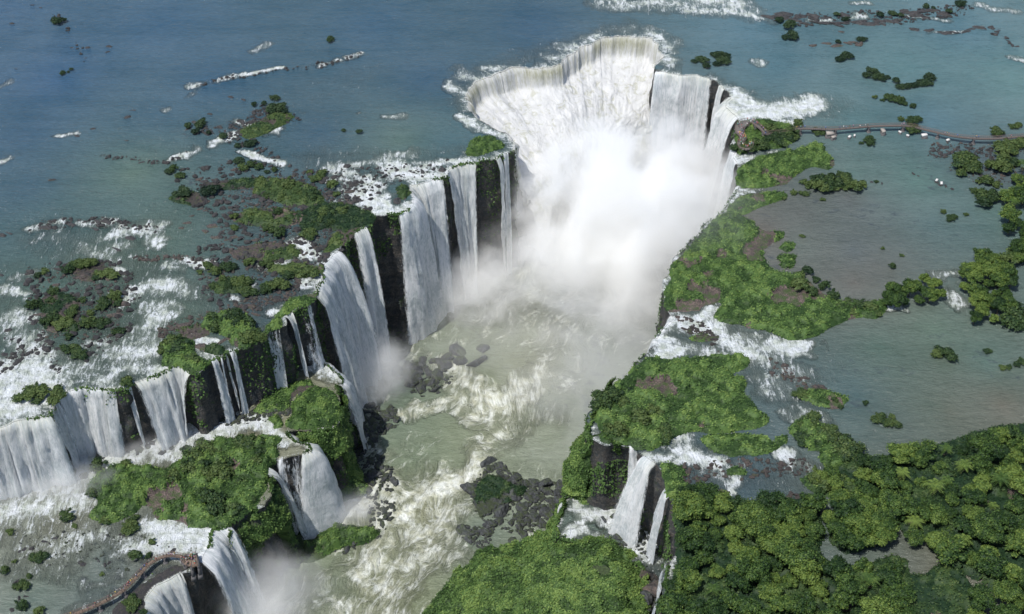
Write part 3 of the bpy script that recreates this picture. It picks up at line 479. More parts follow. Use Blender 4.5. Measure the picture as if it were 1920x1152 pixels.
# ------------------------------------------------------------------ waterfalls
def loft(rails, us, nu, nv, interp='cr'):
    """rails: list of (nu,3) arrays with vertical parameter us -> grid (nu,nv,3)"""
    R = np.stack(rails, 1); out = []
    v = np.linspace(0, 1, nv); out = np.stack([np.stack([np.interp(v, us, R[i, :, c]) for c in range(3)], 1) for i in range(len(R))])
    return out
NF = [0]
def waterfall(label, pts, z0, z1, throw=6.0, dens=0.70, back=3.5, rough=1.0, mat='fall', lip=0.5, spread=1.0, group=None, base_run=3.0, edge=3.2):
    NF[0] += 1; sd_ = NF[0]*31
    if z0 == ZB: pts = pts[::-1]
    P, s = dense(unl(pts, z0), 0.9); P = jag(P); P = P if len(P) > 9 else dense(P, s[-1]/10)[0]; s = np.linspace(0, s[-1], len(P)); N = normals2(P)
    H = z0-z1; nv = int(H/1.1)+8; L = s[-1]
    tt = np.concatenate([np.linspace(-1, 0, 5)[:-1], np.linspace(0, 1, nv)**0.75])
    S, T = np.meshgrid(s, tt, indexing='ij')
    thr = throw*(0.75+0.5*vn(s*0.12, s*0, None, sd_))[:, None]
    Tp = np.clip(T, 0, 1)
    out = np.where(T < 0, T*back, thr*(0.15*np.minimum(Tp*6, 1)+0.85*Tp)+0.3)
    z = np.where(T < 0, 0.22+0.1*T, -H*Tp**1.55-0.0)
    z = np.where(T > 0, z+0.15*(1-np.minimum(1, Tp*8)), z)
    fall = -z
    rel = (fbm(S*0.33, fall*0.022, None, sd_+1, 4)-0.5)*4.2+(fbm(S*1.1, fall*0.09, None, sd_+2, 3)-0.5)*1.6
    out = out+rel*1.25*rough*np.clip(Tp*4, 0.05, 1)
    rel = rel+(fbm(S*0.14, fall*0.10, None, sd_+6, 4)-0.5)*4.5
    mid = s.mean(); sh = (S-mid)*(spread-1)*Tp
    Tn = np.stack([-N[:, 1], N[:, 0]], 1)
    X = P[:, 0][:, None]+N[:, 0][:, None]*out+Tn[:, 0][:, None]*sh
    Y = P[:, 1][:, None]+N[:, 1][:, None]*out+Tn[:, 1][:, None]*sh
    V = np.stack([X, Y, z0+z], -1).reshape(-1, 3)
    e = np.minimum(S, L-S)/edge; e = np.clip(e, 0, 1)
    e = np.where(T < 0, np.minimum(e, 0.05+0.5*(1+T)), e)
    lp = np.where(T < 0, 0.9, np.exp(-fall/3.5))*lip*sstep(0.35, 0.65, vn(S*0.08, S*0, None, sd_+9))
    dd = dens+0.02+0.12*Tp+0.5*(fbm(S*0.10, S*0, None, sd_+4, 2)-0.5)
    dd = np.where(T < 0, dd+0.05, dd)
    me = mesh_np('waterfall', V, grid_faces(*S.shape), M[mat], dict(fuv=np.stack([S.ravel()+sd_*7, fall.ravel(), 0*S.ravel()], 1), edge=e.ravel(), lip=lp.ravel(), dens=dd.ravel()), smooth=True)
    o = put('waterfall', me); tag(o, label, 'waterfall', group); return o
waterfall('broad white curtain fall pouring at the far left edge', [(-160, 818), (-60, 808), (0, 801), (45, 790), (85, 779), (99, 768)], 0, ZB, 5.5, 0.80)
waterfall('thin broken fall in the dark gap between the two left curtains', [(96, 768), (104, 758), (112, 742), (118, 740)], 0, ZB, 3, 0.40)
waterfall('straight white curtain fall left of the dark narrow gap', [(110, 742), (140, 735), (180, 733), (232, 730)], 0, ZB, 5.5, 0.80)
waterfall('single thin water thread in the dark gap of the left falls', [(240, 724), (247, 721), (254, 719)], 0, ZB, 3, 0.50, edge=0.8)
waterfall('white curtain fall bulging at the left bank corner', [(256, 719), (290, 708), (318, 690), (335, 688), (350, 698), (356, 702)], 0, ZB, 7.5, 0.80, spread=1.05)
G1 = 'slender falls side by side below the grassy left bank'
for i, (a, b, w_) in enumerate([((394, 679), (403, 671), 'leftmost'), ((412, 669), (419, 667), 'second'), ((426, 665), (435, 662), 'third'), ((441, 660), (455, 656), 'rightmost')]):
    waterfall(['leftmost and curving of the four slender falls under the grassy bank', 'thinnest of the four slender falls under the grassy bank', 'third from the left of the four slender falls under the grassy bank', 'rightmost of the four slender falls under the grassy bank'][i],
              [a, ((a[0]+b[0])/2, (a[1]+b[1])/2), b], 0, ZB, 4+(2 if i == 0 else 0), 0.66, spread=1.25, group=G1, edge=0.9)
waterfall('faint water threads on the dark wall left of the leaping jet', [(503, 630), (505, 622), (528, 615)], 0, ZB, 2.5, 0.42)
waterfall('single bright jet leaping from the grassy notch', [(529, 598), (523, 588), (530, 584), (540, 583)], 0, ZB, 7, 0.80, spread=1.3, edge=1.2)
waterfall('thin veil fall over dark rock right of the leaping jet', [(560, 577), (567, 571), (575, 567)], 0, ZB, 4, 0.5, edge=1)
waterfall('wide fanning fall spilling into the gorge on the left wall', [(588, 561), (596, 545), (601, 532), (612, 520), (617, 495), (626, 480), (634, 470)], 0, ZG, 14, 0.80, spread=1.3)
waterfall('tall narrow white fall standing free on the dark cliff', [(652, 438), (668, 432), (680, 428), (691, 425)], 0, ZG, 10, 0.80, spread=1.5)
waterfall('great pale curtain fall beside the brown rock outcrop', [(738, 401), (752, 400), (768, 382), (775, 352), (800, 341), (831, 335)], 0, ZG, 11, 0.80, spread=1.08)
waterfall('wide curtain fall just left of the grassy brown buttress', [(831, 335), (845, 318), (870, 305), (891, 304)], 0, ZG, 9, 0.76, spread=1.05)
waterfall('left of the two thin falls on the brown buttress', [(922, 294), (929, 293), (936, 291)], 0, ZG, 4, 0.66, edge=0.8, spread=1.2)
waterfall('right of the two thin falls on the brown buttress', [(943, 289), (951, 288), (959, 285)], 0, ZG, 4, 0.72, edge=0.8, spread=1.2)
waterfall('straight curtain fall at the right end of the horseshoe', [(1228, 134), (1260, 136), (1300, 141), (1333, 149)], 0, ZG, 7, 0.74)
waterfall('narrow white ribbon beside the dark far rock', [(1343, 158), (1348, 165), (1352, 168)], 0, ZG, 6, 0.62, edge=0.9)
waterfall('heavy white fall pouring down beside the upper viewing platform', [(1364, 180), (1362, 190), (1364, 205), (1375, 216), (1381, 226)], 0, ZG, 14, 0.85, spread=1.15, back=9)
waterfall('small white fall between the platform and the green bank', [(1379, 280), (1384, 296), (1379, 312)], 0, ZG, 5, 0.85, back=6)
waterfall('narrow fall below the green bank under the platform', [(1378, 340), (1378, 350), (1374, 362)], 0, ZG, 5, 0.6)
waterfall('low white fall slipping over the right bank rapids', [(1250, 586), (1240, 620), (1227, 660)], 0, ZG, 6, 0.9, back=5)
waterfall('short wide fall dropping into the small right hand pool', [(1198, 852), (1207, 857), (1215, 858), (1232, 868), (1237, 874)], 0, ZR, 13, 0.95, spread=2.1)
waterfall('slim fall left of the short wide right hand fall', [(1168, 836), (1174, 835), (1180, 833)], 0, ZR, 4, 0.6, edge=0.9)
waterfall('slim fall on the mossy cliff right of the pool', [(1249, 915), (1250, 922), (1251, 930)], 0, ZR, 5, 0.72, edge=0.9, spread=1.5)
waterfall('lowest thin fall beside the dark boulders at the bottom', [(1266, 1044), (1267, 1052), (1264, 1066)], 0, ZR-6, 5, 0.55, edge=0.9)
# from the terrace and the basin into the gorge
waterfall('cascade pouring from the ledge behind the round green bluff', [(572, 686), (600, 684), (626, 692), (638, 712), (633, 726)], ZB, ZG, 8, 0.72)
waterfall('rounded white fall in front of the green bluff', [(541, 810), (556, 818), (572, 827), (584, 843), (572, 856), (562, 859)], ZB, ZG, 11, 0.86, spread=1.35, back=5)
waterfall('streaky thin fall over brown rock beside the rounded fall', [(566, 855), (545, 861), (530, 862), (514, 866)], ZB, ZG, 5, 0.46)
waterfall('slanting narrow stream down the green terrace corner', [(506, 874), (502, 882), (503, 892)], ZB, ZG, 14, 0.72, edge=1.1, spread=1.4)
waterfall('great curling white fall beside the crowded lower platform', [(442, 984), (425, 996), (410, 1001), (396, 1003), (399, 1015), (401, 1030), (396, 1044), (388, 1052)], ZB, ZG, 15, 0.86, back=8, spread=1.3)
waterfall('front streaky fall below the lower walkway', [(350, 1074), (320, 1086), (288, 1106), (277, 1152), (262, 1260)], ZB, ZG, 10, 0.66, back=4)
waterfall('left small spill over the edge of the right hand pool', [(1046, 970), (1036, 986), (1037, 998)], ZR, ZG, 4, 0.7, edge=0.8)
waterfall('short foaming spill at the front of the right hand pool', [(1066, 924), (1062, 936), (1056, 948)], ZR, ZG, 3, 0.6, edge=1)
# the great horseshoe: rim, steep first drop, foaming apron, brink, final plunge
R0 = [(968, 282), (966, 264), (935, 243), (898, 230), (880, 208), (885, 182), (893, 162), (925, 143), (970, 130), (1010, 128), (1040, 118), (1075, 104), (1092, 90), (1115, 78), (1150, 70), (1190, 68), (1220, 72), (1240, 88), (1243, 108), (1232, 130)]
R2 = [(972, 352), (978, 350), (985, 346), (992, 343), (1005, 338), (1015, 333), (1026, 328), (1038, 320), (1050, 310), (1066, 298), (1082, 286), (1098, 274), (1112, 262), (1128, 250), (1145, 240), (1162, 233), (1182, 228), (1200, 222), (1222, 214), (1240, 205)]
def rail(pts, z, n):
    P, s = dense(unl(pts, z), 0.5); t = np.linspace(0, s[-1], n)
    return np.stack([np.interp(t, s, P[:, c]) for c in range(3)], 1)
def rail_k(pts, z, n):   # keeps control-point correspondence
    P = unl(pts, z); out = []; Q = np.vstack([2*P[0]-P[1], P, 2*P[-1]-P[-2]]); m = len(P)-1
    for u in np.linspace(0, m-1e-6, n):
        i = int(u); t = u-i; p0, p1, p2, p3 = Q[i:i+4]
        out.append(0.5*((2*p1)+(-p0+p2)*t+(2*p0-5*p1+4*p2-p3)*t*t+(-p0+3*p1-3*p2+p3)*t**3))
    return np.array(out)
nH = 420
a0 = jag(rail_k(R0, 0, nH)); a2 = rail_k(R2, -26, nH)
dirv = a2-a0; dirv[:, 2] = 0; dl = np.linalg.norm(dirv, axis=1)[:, None]; dn_ = dirv/dl
up_ = a0-dn_*3.5; up_[:, 2] = 0.12
a05 = a0+dn_*2.0; a05[:, 2] = -1.5
a1 = a0+dn_*np.minimum(5, dl*0.4); a1[:, 2] = -7.5-4*fbm(a0[:, 0]*.06, a0[:, 1]*.06, None, 44, 2)
a15 = a0+dn_*(dl*0.6); a15[:, 2] = -16
a3 = a2+dn_*3.0; a3[:, 2] = -31
a35 = a2+dn_*9.0; a35[:, 2] = -50
a4 = a2+dn_*12.0; a4[:, 2] = ZG-1
us = np.array([0, .05, .08, .16, .32, .46, .52, .74, 1.0]); nv = 150
G = loft([up_, a0+[0, 0, .2], a05, a1, a15, a2, a3, a35, a4], us, nH, nv)
for _ in range(3): G[:, 2:-1] = (G[:, 1:-2]+2*G[:, 2:-1]+G[:, 3:])/4 if G[:, 2:-1].shape == G[:, 3:].shape else G[:, 2:-1]
arcH = np.concatenate([[0], np.cumsum(np.linalg.norm(np.diff(a0, axis=0), axis=1))])
vd = np.cumsum(np.concatenate([np.zeros((nH, 1)), np.linalg.norm(np.diff(G, axis=1), axis=2)], 1), 1)
S = arcH[:, None]+0*vd
Gu = np.gradient(G, axis=0); Gv = np.gradient(G, axis=1); Nn = np.cross(Gu, Gv); Nn /= np.linalg.norm(Nn, axis=2)[..., None]+1e-9
Nn = np.where(Nn[..., 2:3] < 0, -Nn, Nn)
v1 = np.linspace(0, 1, nv)[None, :]
bil = np.clip((v1-0.05)*6, 0, 1)
x, y, z = G[..., 0], G[..., 1], G[..., 2]
nsm = (fbm(x*0.11, y*0.11, z*0.09, 61, 5)-0.5)*9.0+(np.abs(fbm(x*0.3, y*0.3, z*0.25, 62, 4)-0.5))*5.0
low = sstep(0.4, 0.6, v1); G = G+Nn*(nsm*bil*(0.28+0.6*low))[..., None]
e = np.clip(np.minimum(arcH, arcH[-1]-arcH)/2, 0, 1)[:, None]+0*vd; e = np.where(v1 < 0.05, np.minimum(e, 0.05+v1*12), e)
lipH = np.exp(-((v1-0.085)/0.035)**2)*sstep(0.4, 0.62, vn(S*0.07, S*0, None, 77))*0.9+0.75*np.exp(-((x-un(1195, 240, -40)[0])/12)**2)*sstep(.48, .6, v1+0*x)*(1-sstep(.7, .9, v1+0*x))
me = mesh_np('waterfall', G.reshape(-1, 3), grid_faces(nH, nv), M['fall_big'], dict(fuv=np.stack([S.ravel(), vd.ravel(), 0*S.ravel()], 1), edge=e.ravel(), lip=lipH.ravel(), dens=np.full(S.size, 0.95), bil=np.clip(sstep(.12, .22, v1+0*x)-0.75*np.exp(-((x-un(1195, 240, -40)[0])/11)**2)*sstep(.48, .6, v1+0*x), 0, 1).ravel()), smooth=True)
tag(put('waterfall', me), 'great foaming horseshoe fall at the head of the gorge', 'waterfall')
M['mossrock'] = mat_rock('mossy_boulder', (0.02, 0.024, 0.027), (0.085, 0.088, 0.088), (0.04, 0.055, 0.02), 0.05, 0.8)
# ------------------------------------------------------------------ green mats (low shrubbery that nobody could count)
def mound(x, y, cell, seed):
    d1, s1 = worley(x+3*(fbm(x*.2, y*.2, None, seed, 2)-.5), y, cell, seed); d2, s2 = worley(x, y, cell*0.42, seed+3)
    global TONE
    TONE = (s1*0.75+s2*0.25-0.5)
    return np.sqrt(np.clip(1-(d1/0.85)**2, 0, 1))*(0.35+0.8*s1), np.sqrt(np.clip(1-(d2/0.8)**2, 0, 1))*(0.4+0.6*s2)
def scatter_leaves(V, Nn, w, per, size, seed, up=0.5):
    """V (n,3) surface points, w weight/area of each"""
    rng = np.random.default_rng(seed); w = w+1e-9; n = int(w.sum()*per)+1; i = rng.choice(len(V), n, p=w/w.sum())
    C = V[i]+rng.normal(0, 0.28, (n, 3)); C[:, 2] += 0.12+rng.uniform(0, 1, n)**4*0.5
    global LT
    LT = np.repeat(TONE.ravel()[i], 4)
    return leaf_quads(C, Nn[i], size, rng, up)
def green_mat(label, pts, z, h=1.6, cell=3.4, seed=0, per=4.0, size=0.5, gap=0.30, step=0.62, soil='soil', mat='mat', name='shrubbery', edge=2.2, rimk=0.0):
    P, _ = dense(unl(list(pts)+[pts[0]], z), 1.5); x0, y0 = P[:, :2].min(0)-1; x1, y1 = P[:, :2].max(0)+1
    gx = np.arange(x0, x1, step); gy = np.arange(y0, y1, step); X, Y = np.meshgrid(gx, gy, indexing='ij'); x = X.ravel(); y = Y.ravel()
    x = x+_h(np.floor(x*9), np.floor(y*9), x*0, 3)*step*0.5; y = y+_h(np.floor(x*9), np.floor(y*9), x*0, 4)*step*0.5
    wx = (fbm(x*0.12, y*0.12, None, seed+11, 4)-0.5)*7
    d = seg_dist(x+wx, y+wx*0.7, P)[0]; ins = inside(x+wx, y+wx*0.7, P); sdv = np.where(ins, d, -d)
    if rimk:
        ok = ~inside(x, y, CANYON) if z == 0 else inside(x, y, TERRACE if z > -34 else BASIN)
        rd = seg_dist(x, y, rim if z == 0 else (ter if z > -34 else bas))[0]; sdv = np.minimum(sdv, np.where(ok, rd+0.9, -rd+0.9)+rimk)
    gp = fbm(x*0.07, y*0.07, None, seed+21, 4); veg = sstep(0.0, 0.05, gp-gap)
    m1, m2 = mound(x, y, cell, seed); hh = h*(0.05+1.05*m1)*(0.55+0.9*fbm(x*.11, y*.11, None, seed+6, 3))*(0.8+0.5*fbm(x*.05, y*.05, None, seed+4, 2))+0.35*m2*min(1.0, h)
    prof = sstep(0, edge, sdv)
    zz = z+0.10+prof*(0.25+hh*veg)-0.5*(sdv < 0)
    V = np.stack([x, y, zz], 1); ok = (sdv > -0.3).reshape(X.shape); fm = ok[:-1, :-1] & ok[1:, :-1] & ok[:-1, 1:] & ok[1:, 1:]
    Fc = grid_faces(*X.shape, fm)
    G = zz.reshape(X.shape); gxn = -np.gradient(G, axis=0)/step; gyn = -np.gradient(G, axis=1)/step; Nn = np.stack([gxn, gyn, np.ones_like(G)], -1).reshape(-1, 3); Nn /= np.linalg.norm(Nn, axis=1)[:, None]
    lvb = np.clip(0.25+0.5*m1, 0, 1)*0.9  # surface tone drops between mounds: crevice shade put into the colour
    w = (sdv > 0.2)*(veg > 0.3)*(0.35+m1)*step*step
    LV, LF, la = scatter_leaves(V, Nn, w, per, size, seed+31)
    soilf = (veg.reshape(X.shape)[:-1, :-1] < 0.5)[fm] if True else None
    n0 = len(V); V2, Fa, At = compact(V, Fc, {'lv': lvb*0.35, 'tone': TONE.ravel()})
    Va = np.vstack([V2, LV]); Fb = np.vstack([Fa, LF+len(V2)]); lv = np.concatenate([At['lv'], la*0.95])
    mi = np.concatenate([np.where(soilf, 1, 0), np.zeros(len(LF), int)])
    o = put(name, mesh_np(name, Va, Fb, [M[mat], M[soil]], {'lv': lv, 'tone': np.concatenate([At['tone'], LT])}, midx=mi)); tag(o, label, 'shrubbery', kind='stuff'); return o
def green_slope(label, rails, h=1.6, cell=3.6, seed=0, per=4.0, size=0.55, gap=0.25, step=0.75, mat='mat', soil='cliff', name='shrubbery'):
    R = [dense(unl(r), 0.5)[0] for r in rails]; nu = int(max(np.linalg.norm(np.diff(r, axis=0), axis=1).sum() for r in R)/step)
    R = [np.stack([np.interp(np.linspace(0, 1, nu), np.linspace(0, 1, len(r)), r[:, c]) for c in range(3)], 1) for r in R]
    H = max(np.linalg.norm(R[i+1]-R[i], axis=1).max() for i in range(len(R)-1))*(len(R)-1); nv = int(H/step)+2
    us = np.linspace(0, 1, len(R)); A = np.stack(R, 1)
    v = np.linspace(0, 1, nv); G = np.stack([np.stack([np.interp(v, us, A[i, :, c]) for c in range(3)], 1) for i in range(nu)])
    for _ in range(6): G[:, 1:-1] = (G[:, :-2]+2*G[:, 1:-1]+G[:, 2:])/4
    Nn = np.cross(np.gradient(G, axis=0), np.gradient(G, axis=1)); Nn /= np.linalg.norm(Nn, axis=2)[..., None]+1e-9; Nn = np.where(Nn[..., 2:] < 0, -Nn, Nn)
    Su = np.cumsum(np.concatenate([np.zeros((1, nv)), np.linalg.norm(np.diff(G, axis=0), axis=2)], 0), 0); Sv = np.cumsum(np.concatenate([np.zeros((nu, 1)), np.linalg.norm(np.diff(G, axis=1), axis=2)], 1), 1)
    m1, m2 = mound(Su, Sv, cell, seed); veg = sstep(0, 0.05, fbm(Su*0.07, Sv*0.07, None, seed+21, 4)-gap)
    big = (fbm(Su*0.06, Sv*0.06, None, seed+5, 3)-0.5)*6*min(1.5, h)
    ee = np.minimum(1, np.minimum(np.arange(nu), nu-1-np.arange(nu))/5.0)[:, None]
    G = G+Nn*(big*ee+veg*(h*m1+0.35*m2))[..., None]
    V = G.reshape(-1, 3); Fc = grid_faces(nu, nv); Nf = Nn.reshape(-1, 3)
    LV, LF, la = scatter_leaves(V, Nf, ((veg > 0.3)*(0.35+m1)).ravel()*step*step, per, size, seed+31)
    mi = np.concatenate([np.where(veg[:-1, :-1].ravel() < 0.5, 1, 0), np.zeros(len(LF), int)])
    lv = np.concatenate([(np.clip(0.25+0.5*m1, 0, 1)*0.3).ravel(), la*0.95])  # slope surface painted darker in the dips, as shade between mounds
    o = put(name, mesh_np(name, np.vstack([V, LV]), np.vstack([Fc, LF+len(V)]), [M[mat], M[soil]], {'lv': lv, 'tone': np.concatenate([TONE.ravel(), LT])}, midx=mi)); tag(o, label, 'shrubbery', kind='stuff'); return o
# right bank
green_mat('grassy green island south of the upper viewing platform', [(1384, 345), (1385, 320), (1410, 300), (1450, 288), (1500, 280), (1520, 270), (1545, 275), (1550, 290), (1565, 300), (1562, 316), (1530, 312), (1500, 325), (1470, 348), (1430, 352), (1400, 350)], 0, 1.7, 3.2, 101, gap=.33, rimk=.2)
green_mat('green shrubs around the upper viewing platform', [(1380, 240), (1390, 228), (1420, 225), (1460, 230), (1490, 245), (1495, 262), (1480, 272), (1450, 282), (1420, 285), (1390, 290), (1380, 278)], 0, 1.4, 3, 102, gap=.2, rimk=.2)
green_mat('narrow green strip of low bushes on the right rim under the long island', [(1374, 376), (1390, 368), (1420, 362), (1460, 362), (1476, 370), (1460, 378), (1430, 388), (1400, 402), (1360, 408)], 0, 1.3, 3, 103, gap=.25, rimk=.2)
green_mat('wide bright green mat of low shrubs on the right gorge rim', [(1252, 520), (1262, 492), (1290, 470), (1320, 432), (1350, 405), (1380, 400), (1410, 418), (1425, 430), (1462, 434), (1468, 448), (1440, 462), (1440, 480), (1450, 500), (1470, 512), (1500, 520), (1530, 545), (1560, 560), (1600, 565), (1650, 568), (1660, 585), (1640, 600), (1600, 600), (1560, 615), (1530, 632), (1480, 640), (1440, 625), (1400, 620), (1355, 605), (1335, 595), (1350, 572), (1320, 575), (1310, 585), (1270, 582), (1250, 575), (1247, 550)], 0, 1.9, 3.6, 104, gap=.31, rimk=.3)
for i, (pts, lab) in enumerate([([(1462, 465), (1475, 452), (1492, 458), (1486, 470), (1470, 475)], 'uppermost small green islet beside the brown shallows'), ([(1452, 485), (1462, 478), (1488, 478), (1490, 488), (1470, 495), (1455, 492)], 'middle small green islet beside the brown shallows'), ([(1462, 495), (1475, 488), (1495, 492), (1490, 502), (1470, 500)], 'lowest small green islet beside the brown shallows')]):
    green_mat(lab, pts, 0, 1.5, 3, 110+i, gap=.1)
green_mat('round topped green headland between the two right hand falls', [(1120, 768), (1140, 737), (1166, 708), (1200, 680), (1222, 668), (1260, 672), (1290, 674), (1340, 670), (1400, 675), (1405, 688), (1380, 700), (1398, 720), (1390, 740), (1420, 765), (1438, 790), (1420, 806), (1380, 812), (1340, 815), (1300, 812), (1270, 820), (1250, 832), (1225, 845), (1200, 845), (1165, 838), (1133, 828), (1115, 800)], 0, 2.3, 4.0, 120, gap=.31, rimk=.4)
green_slope('steep green slope falling left from the right bank headland', [[(1160, 712, 0.8), (1140, 735, 1), (1122, 765, 1), (1113, 800, 1), (1130, 828, 1), (1163, 838, 0.8)], [(1140, 760, -14), (1118, 790, -16), (1103, 815, -14), (1098, 838, -14), (1115, 868, -16), (1160, 880, -16)], [(1125, 830, -34), (1100, 850, -34), (1080, 868, -32), (1074, 893, -30), (1092, 918, -33), (1155, 925, -33)], [(1110, 900, -66), (1085, 905, -55), (1068, 905, -48), (1060, 925, -44), (1075, 950, -38), (1140, 940, -37)]], 2.2, 4.0, 121, gap=.24)
green_slope('green moss covering the rock step below the right hand pool', [[(1060, 915, -34), (1072, 940, -35), (1062, 958, -35.5), (1048, 980, -35.5), (1046, 1000, -35.5), (1060, 1010, -35.5)], [(1050, 930, -45), (1058, 948, -45), (1048, 968, -45), (1032, 990, -46), (1026, 1010, -46), (1040, 1025, -46)], [(1040, 980, -70), (1036, 1000, -70), (1028, 1020, -70), (1010, 1040, -71), (1000, 1060, -71), (1010, 1080, -71)]], 1.3, 2.6, 122, gap=.36)
green_mat('long low green islet between the rapids above the short right hand fall', [(1310, 822), (1340, 815), (1390, 812), (1440, 820), (1462, 835), (1445, 850), (1400, 850), (1370, 858), (1330, 848)], 0, 1.5, 3, 130, gap=.28)
green_mat('green islet capped with shrubs above the rapids at right', [(1484, 800), (1500, 785), (1530, 790), (1560, 805), (1565, 825), (1545, 845), (1510, 845), (1488, 825)], 0, 1.8, 3.2, 131, gap=.2)
green_mat('green islet joining the forest edge at right', [(1535, 840), (1560, 832), (1600, 845), (1605, 865), (1570, 878), (1538, 870)], 0, 1.8, 3.2, 132, gap=.2)
green_mat('low green ledge of shrubs right of the short wide fall', [(1240, 868), (1262, 862), (1282, 870), (1290, 885), (1285, 905), (1320, 915), (1370, 920), (1360, 932), (1300, 932), (1262, 935), (1252, 925), (1246, 890)], 0, 1.3, 2.8, 133, gap=.26, rimk=.2)
for i, (pts, lab) in enumerate([([(1365, 878), (1385, 872), (1408, 880), (1400, 890), (1370, 890)], 'small green tuft islet in the rapids right of the short wide fall'), ([(1495, 740), (1520, 730), (1560, 735), (1590, 750), (1575, 765), (1540, 760), (1500, 752)], 'sparse green islet in the dark shallows at right'), ([(1500, 895), (1540, 890), (1570, 905), (1560, 930), (1520, 925)], 'green shrub patch in the channel left of the forest'),
   ([(1290, 632), (1320, 625), (1350, 632), (1330, 642), (1300, 642)], 'thin green tuft in the rapids on the right rim'), ([(1445, 825), (1470, 818), (1470, 835), (1450, 840)], 'tiny green hump in the white rapids at right')]):
    green_mat(lab, pts, 0, 1.2, 2.6, 140+i, gap=.3)
green_slope('bright green mossy hill at the bottom centre', [[(900, 1046, -70), (950, 1030, -62), (1010, 1018, -52), (1050, 1012, -46), (1100, 1022, -40), (1160, 1040, -38), (1200, 1062, -40)], [(855, 1085, -68), (930, 1070, -56), (1000, 1058, -46), (1050, 1045, -40), (1110, 1045, -35), (1165, 1065, -33), (1205, 1090, -40)], [(812, 1130, -70), (900, 1115, -57), (980, 1105, -47), (1050, 1100, -40), (1110, 1100, -36), (1160, 1110, -34), (1208, 1130, -42)], [(790, 1180, -72), (890, 1170, -60), (980, 1160, -50), (1050, 1160, -44), (1110, 1160, -38), (1165, 1165, -36), (1215, 1180, -42)], [(760, 1300, -72), (890, 1280, -66), (980, 1280, -60), (1050, 1280, -54), (1110, 1280, -50), (1165, 1280, -50), (1215, 1280, -50)]], 2.8, 4.6, 150, gap=.22)
# left terrace
green_mat('dense green vegetation on the middle terrace at lower left', [(170, 905), (200, 880), (215, 870), (250, 875), (300, 880), (335, 865), (345, 845), (375, 840), (400, 825), (450, 822), (500, 818), (530, 822), (520, 840), (518, 860), (500, 866), (502, 890), (505, 915), (485, 950), (455, 975), (425, 992), (400, 992), (360, 988), (330, 975), (300, 968), (280, 945), (250, 965), (200, 985), (170, 965), (185, 940), (160, 925)], ZB, 2.6, 3.6, 160, gap=.235, rimk=.4)
green_mat('round green bluff in front of the cascade', [(545, 760), (570, 735), (600, 722), (625, 735), (638, 768), (635, 795), (600, 804), (560, 805), (540, 795)], ZB, 3.2, 4.5, 161, gap=.1, rimk=.5)
green_mat('small green rise left of the round bluff', [(495, 790), (510, 780), (530, 785), (532, 800), (510, 806)], ZB, 1.6, 3, 162, gap=.1)
green_slope('green growth hanging down the bluff face', [[(632, 735, -31.5), (642, 768, -31.5), (632, 796, -31.5), (600, 806, -31.5), (560, 808, -32)], [(640, 780, -45), (648, 805, -45), (642, 838, -45), (612, 850, -45), (575, 855, -45)], [(645, 840, -62), (655, 860, -62), (655, 890, -64), (630, 905, -64), (595, 905, -64)], [(655, 880, -72), (675, 900, -72), (680, 925, -72), (650, 935, -72), (610, 930, -72)]], 1.6, 3.0, 163, gap=.40)
green_slope('dark green growth down the terrace face', [[(504, 895, -32), (508, 918, -32), (490, 952, -32), (455, 978, -32), (425, 998, -32)], [(522, 935, -46), (526, 965, -46), (505, 1000, -46), (468, 1025, -46), (432, 1045, -46)], [(540, 990, -68), (545, 1030, -70), (520, 1060, -72), (480, 1085, -72), (440, 1100, -72)]], 1.6, 3.0, 164, gap=.36)
green_mat('low green island at the foot of the terrace', [(500, 1030), (520, 1005), (560, 990), (610, 985), (660, 985), (715, 990), (722, 1000), (690, 1020), (640, 1030), (600, 1050), (560, 1062), (520, 1058)], ZG, 3.4, 4.2, 165, gap=.3, soil='cliff')
green_mat('green cap on the rocks in the middle of the gorge', [(895, 905), (920, 890), (960, 905), (985, 915), (970, 935), (930, 950), (905, 968), (890, 945)], ZG+1.0, 1.6, 3.0, 166, gap=.46, soil='mossrock', mat='bush')
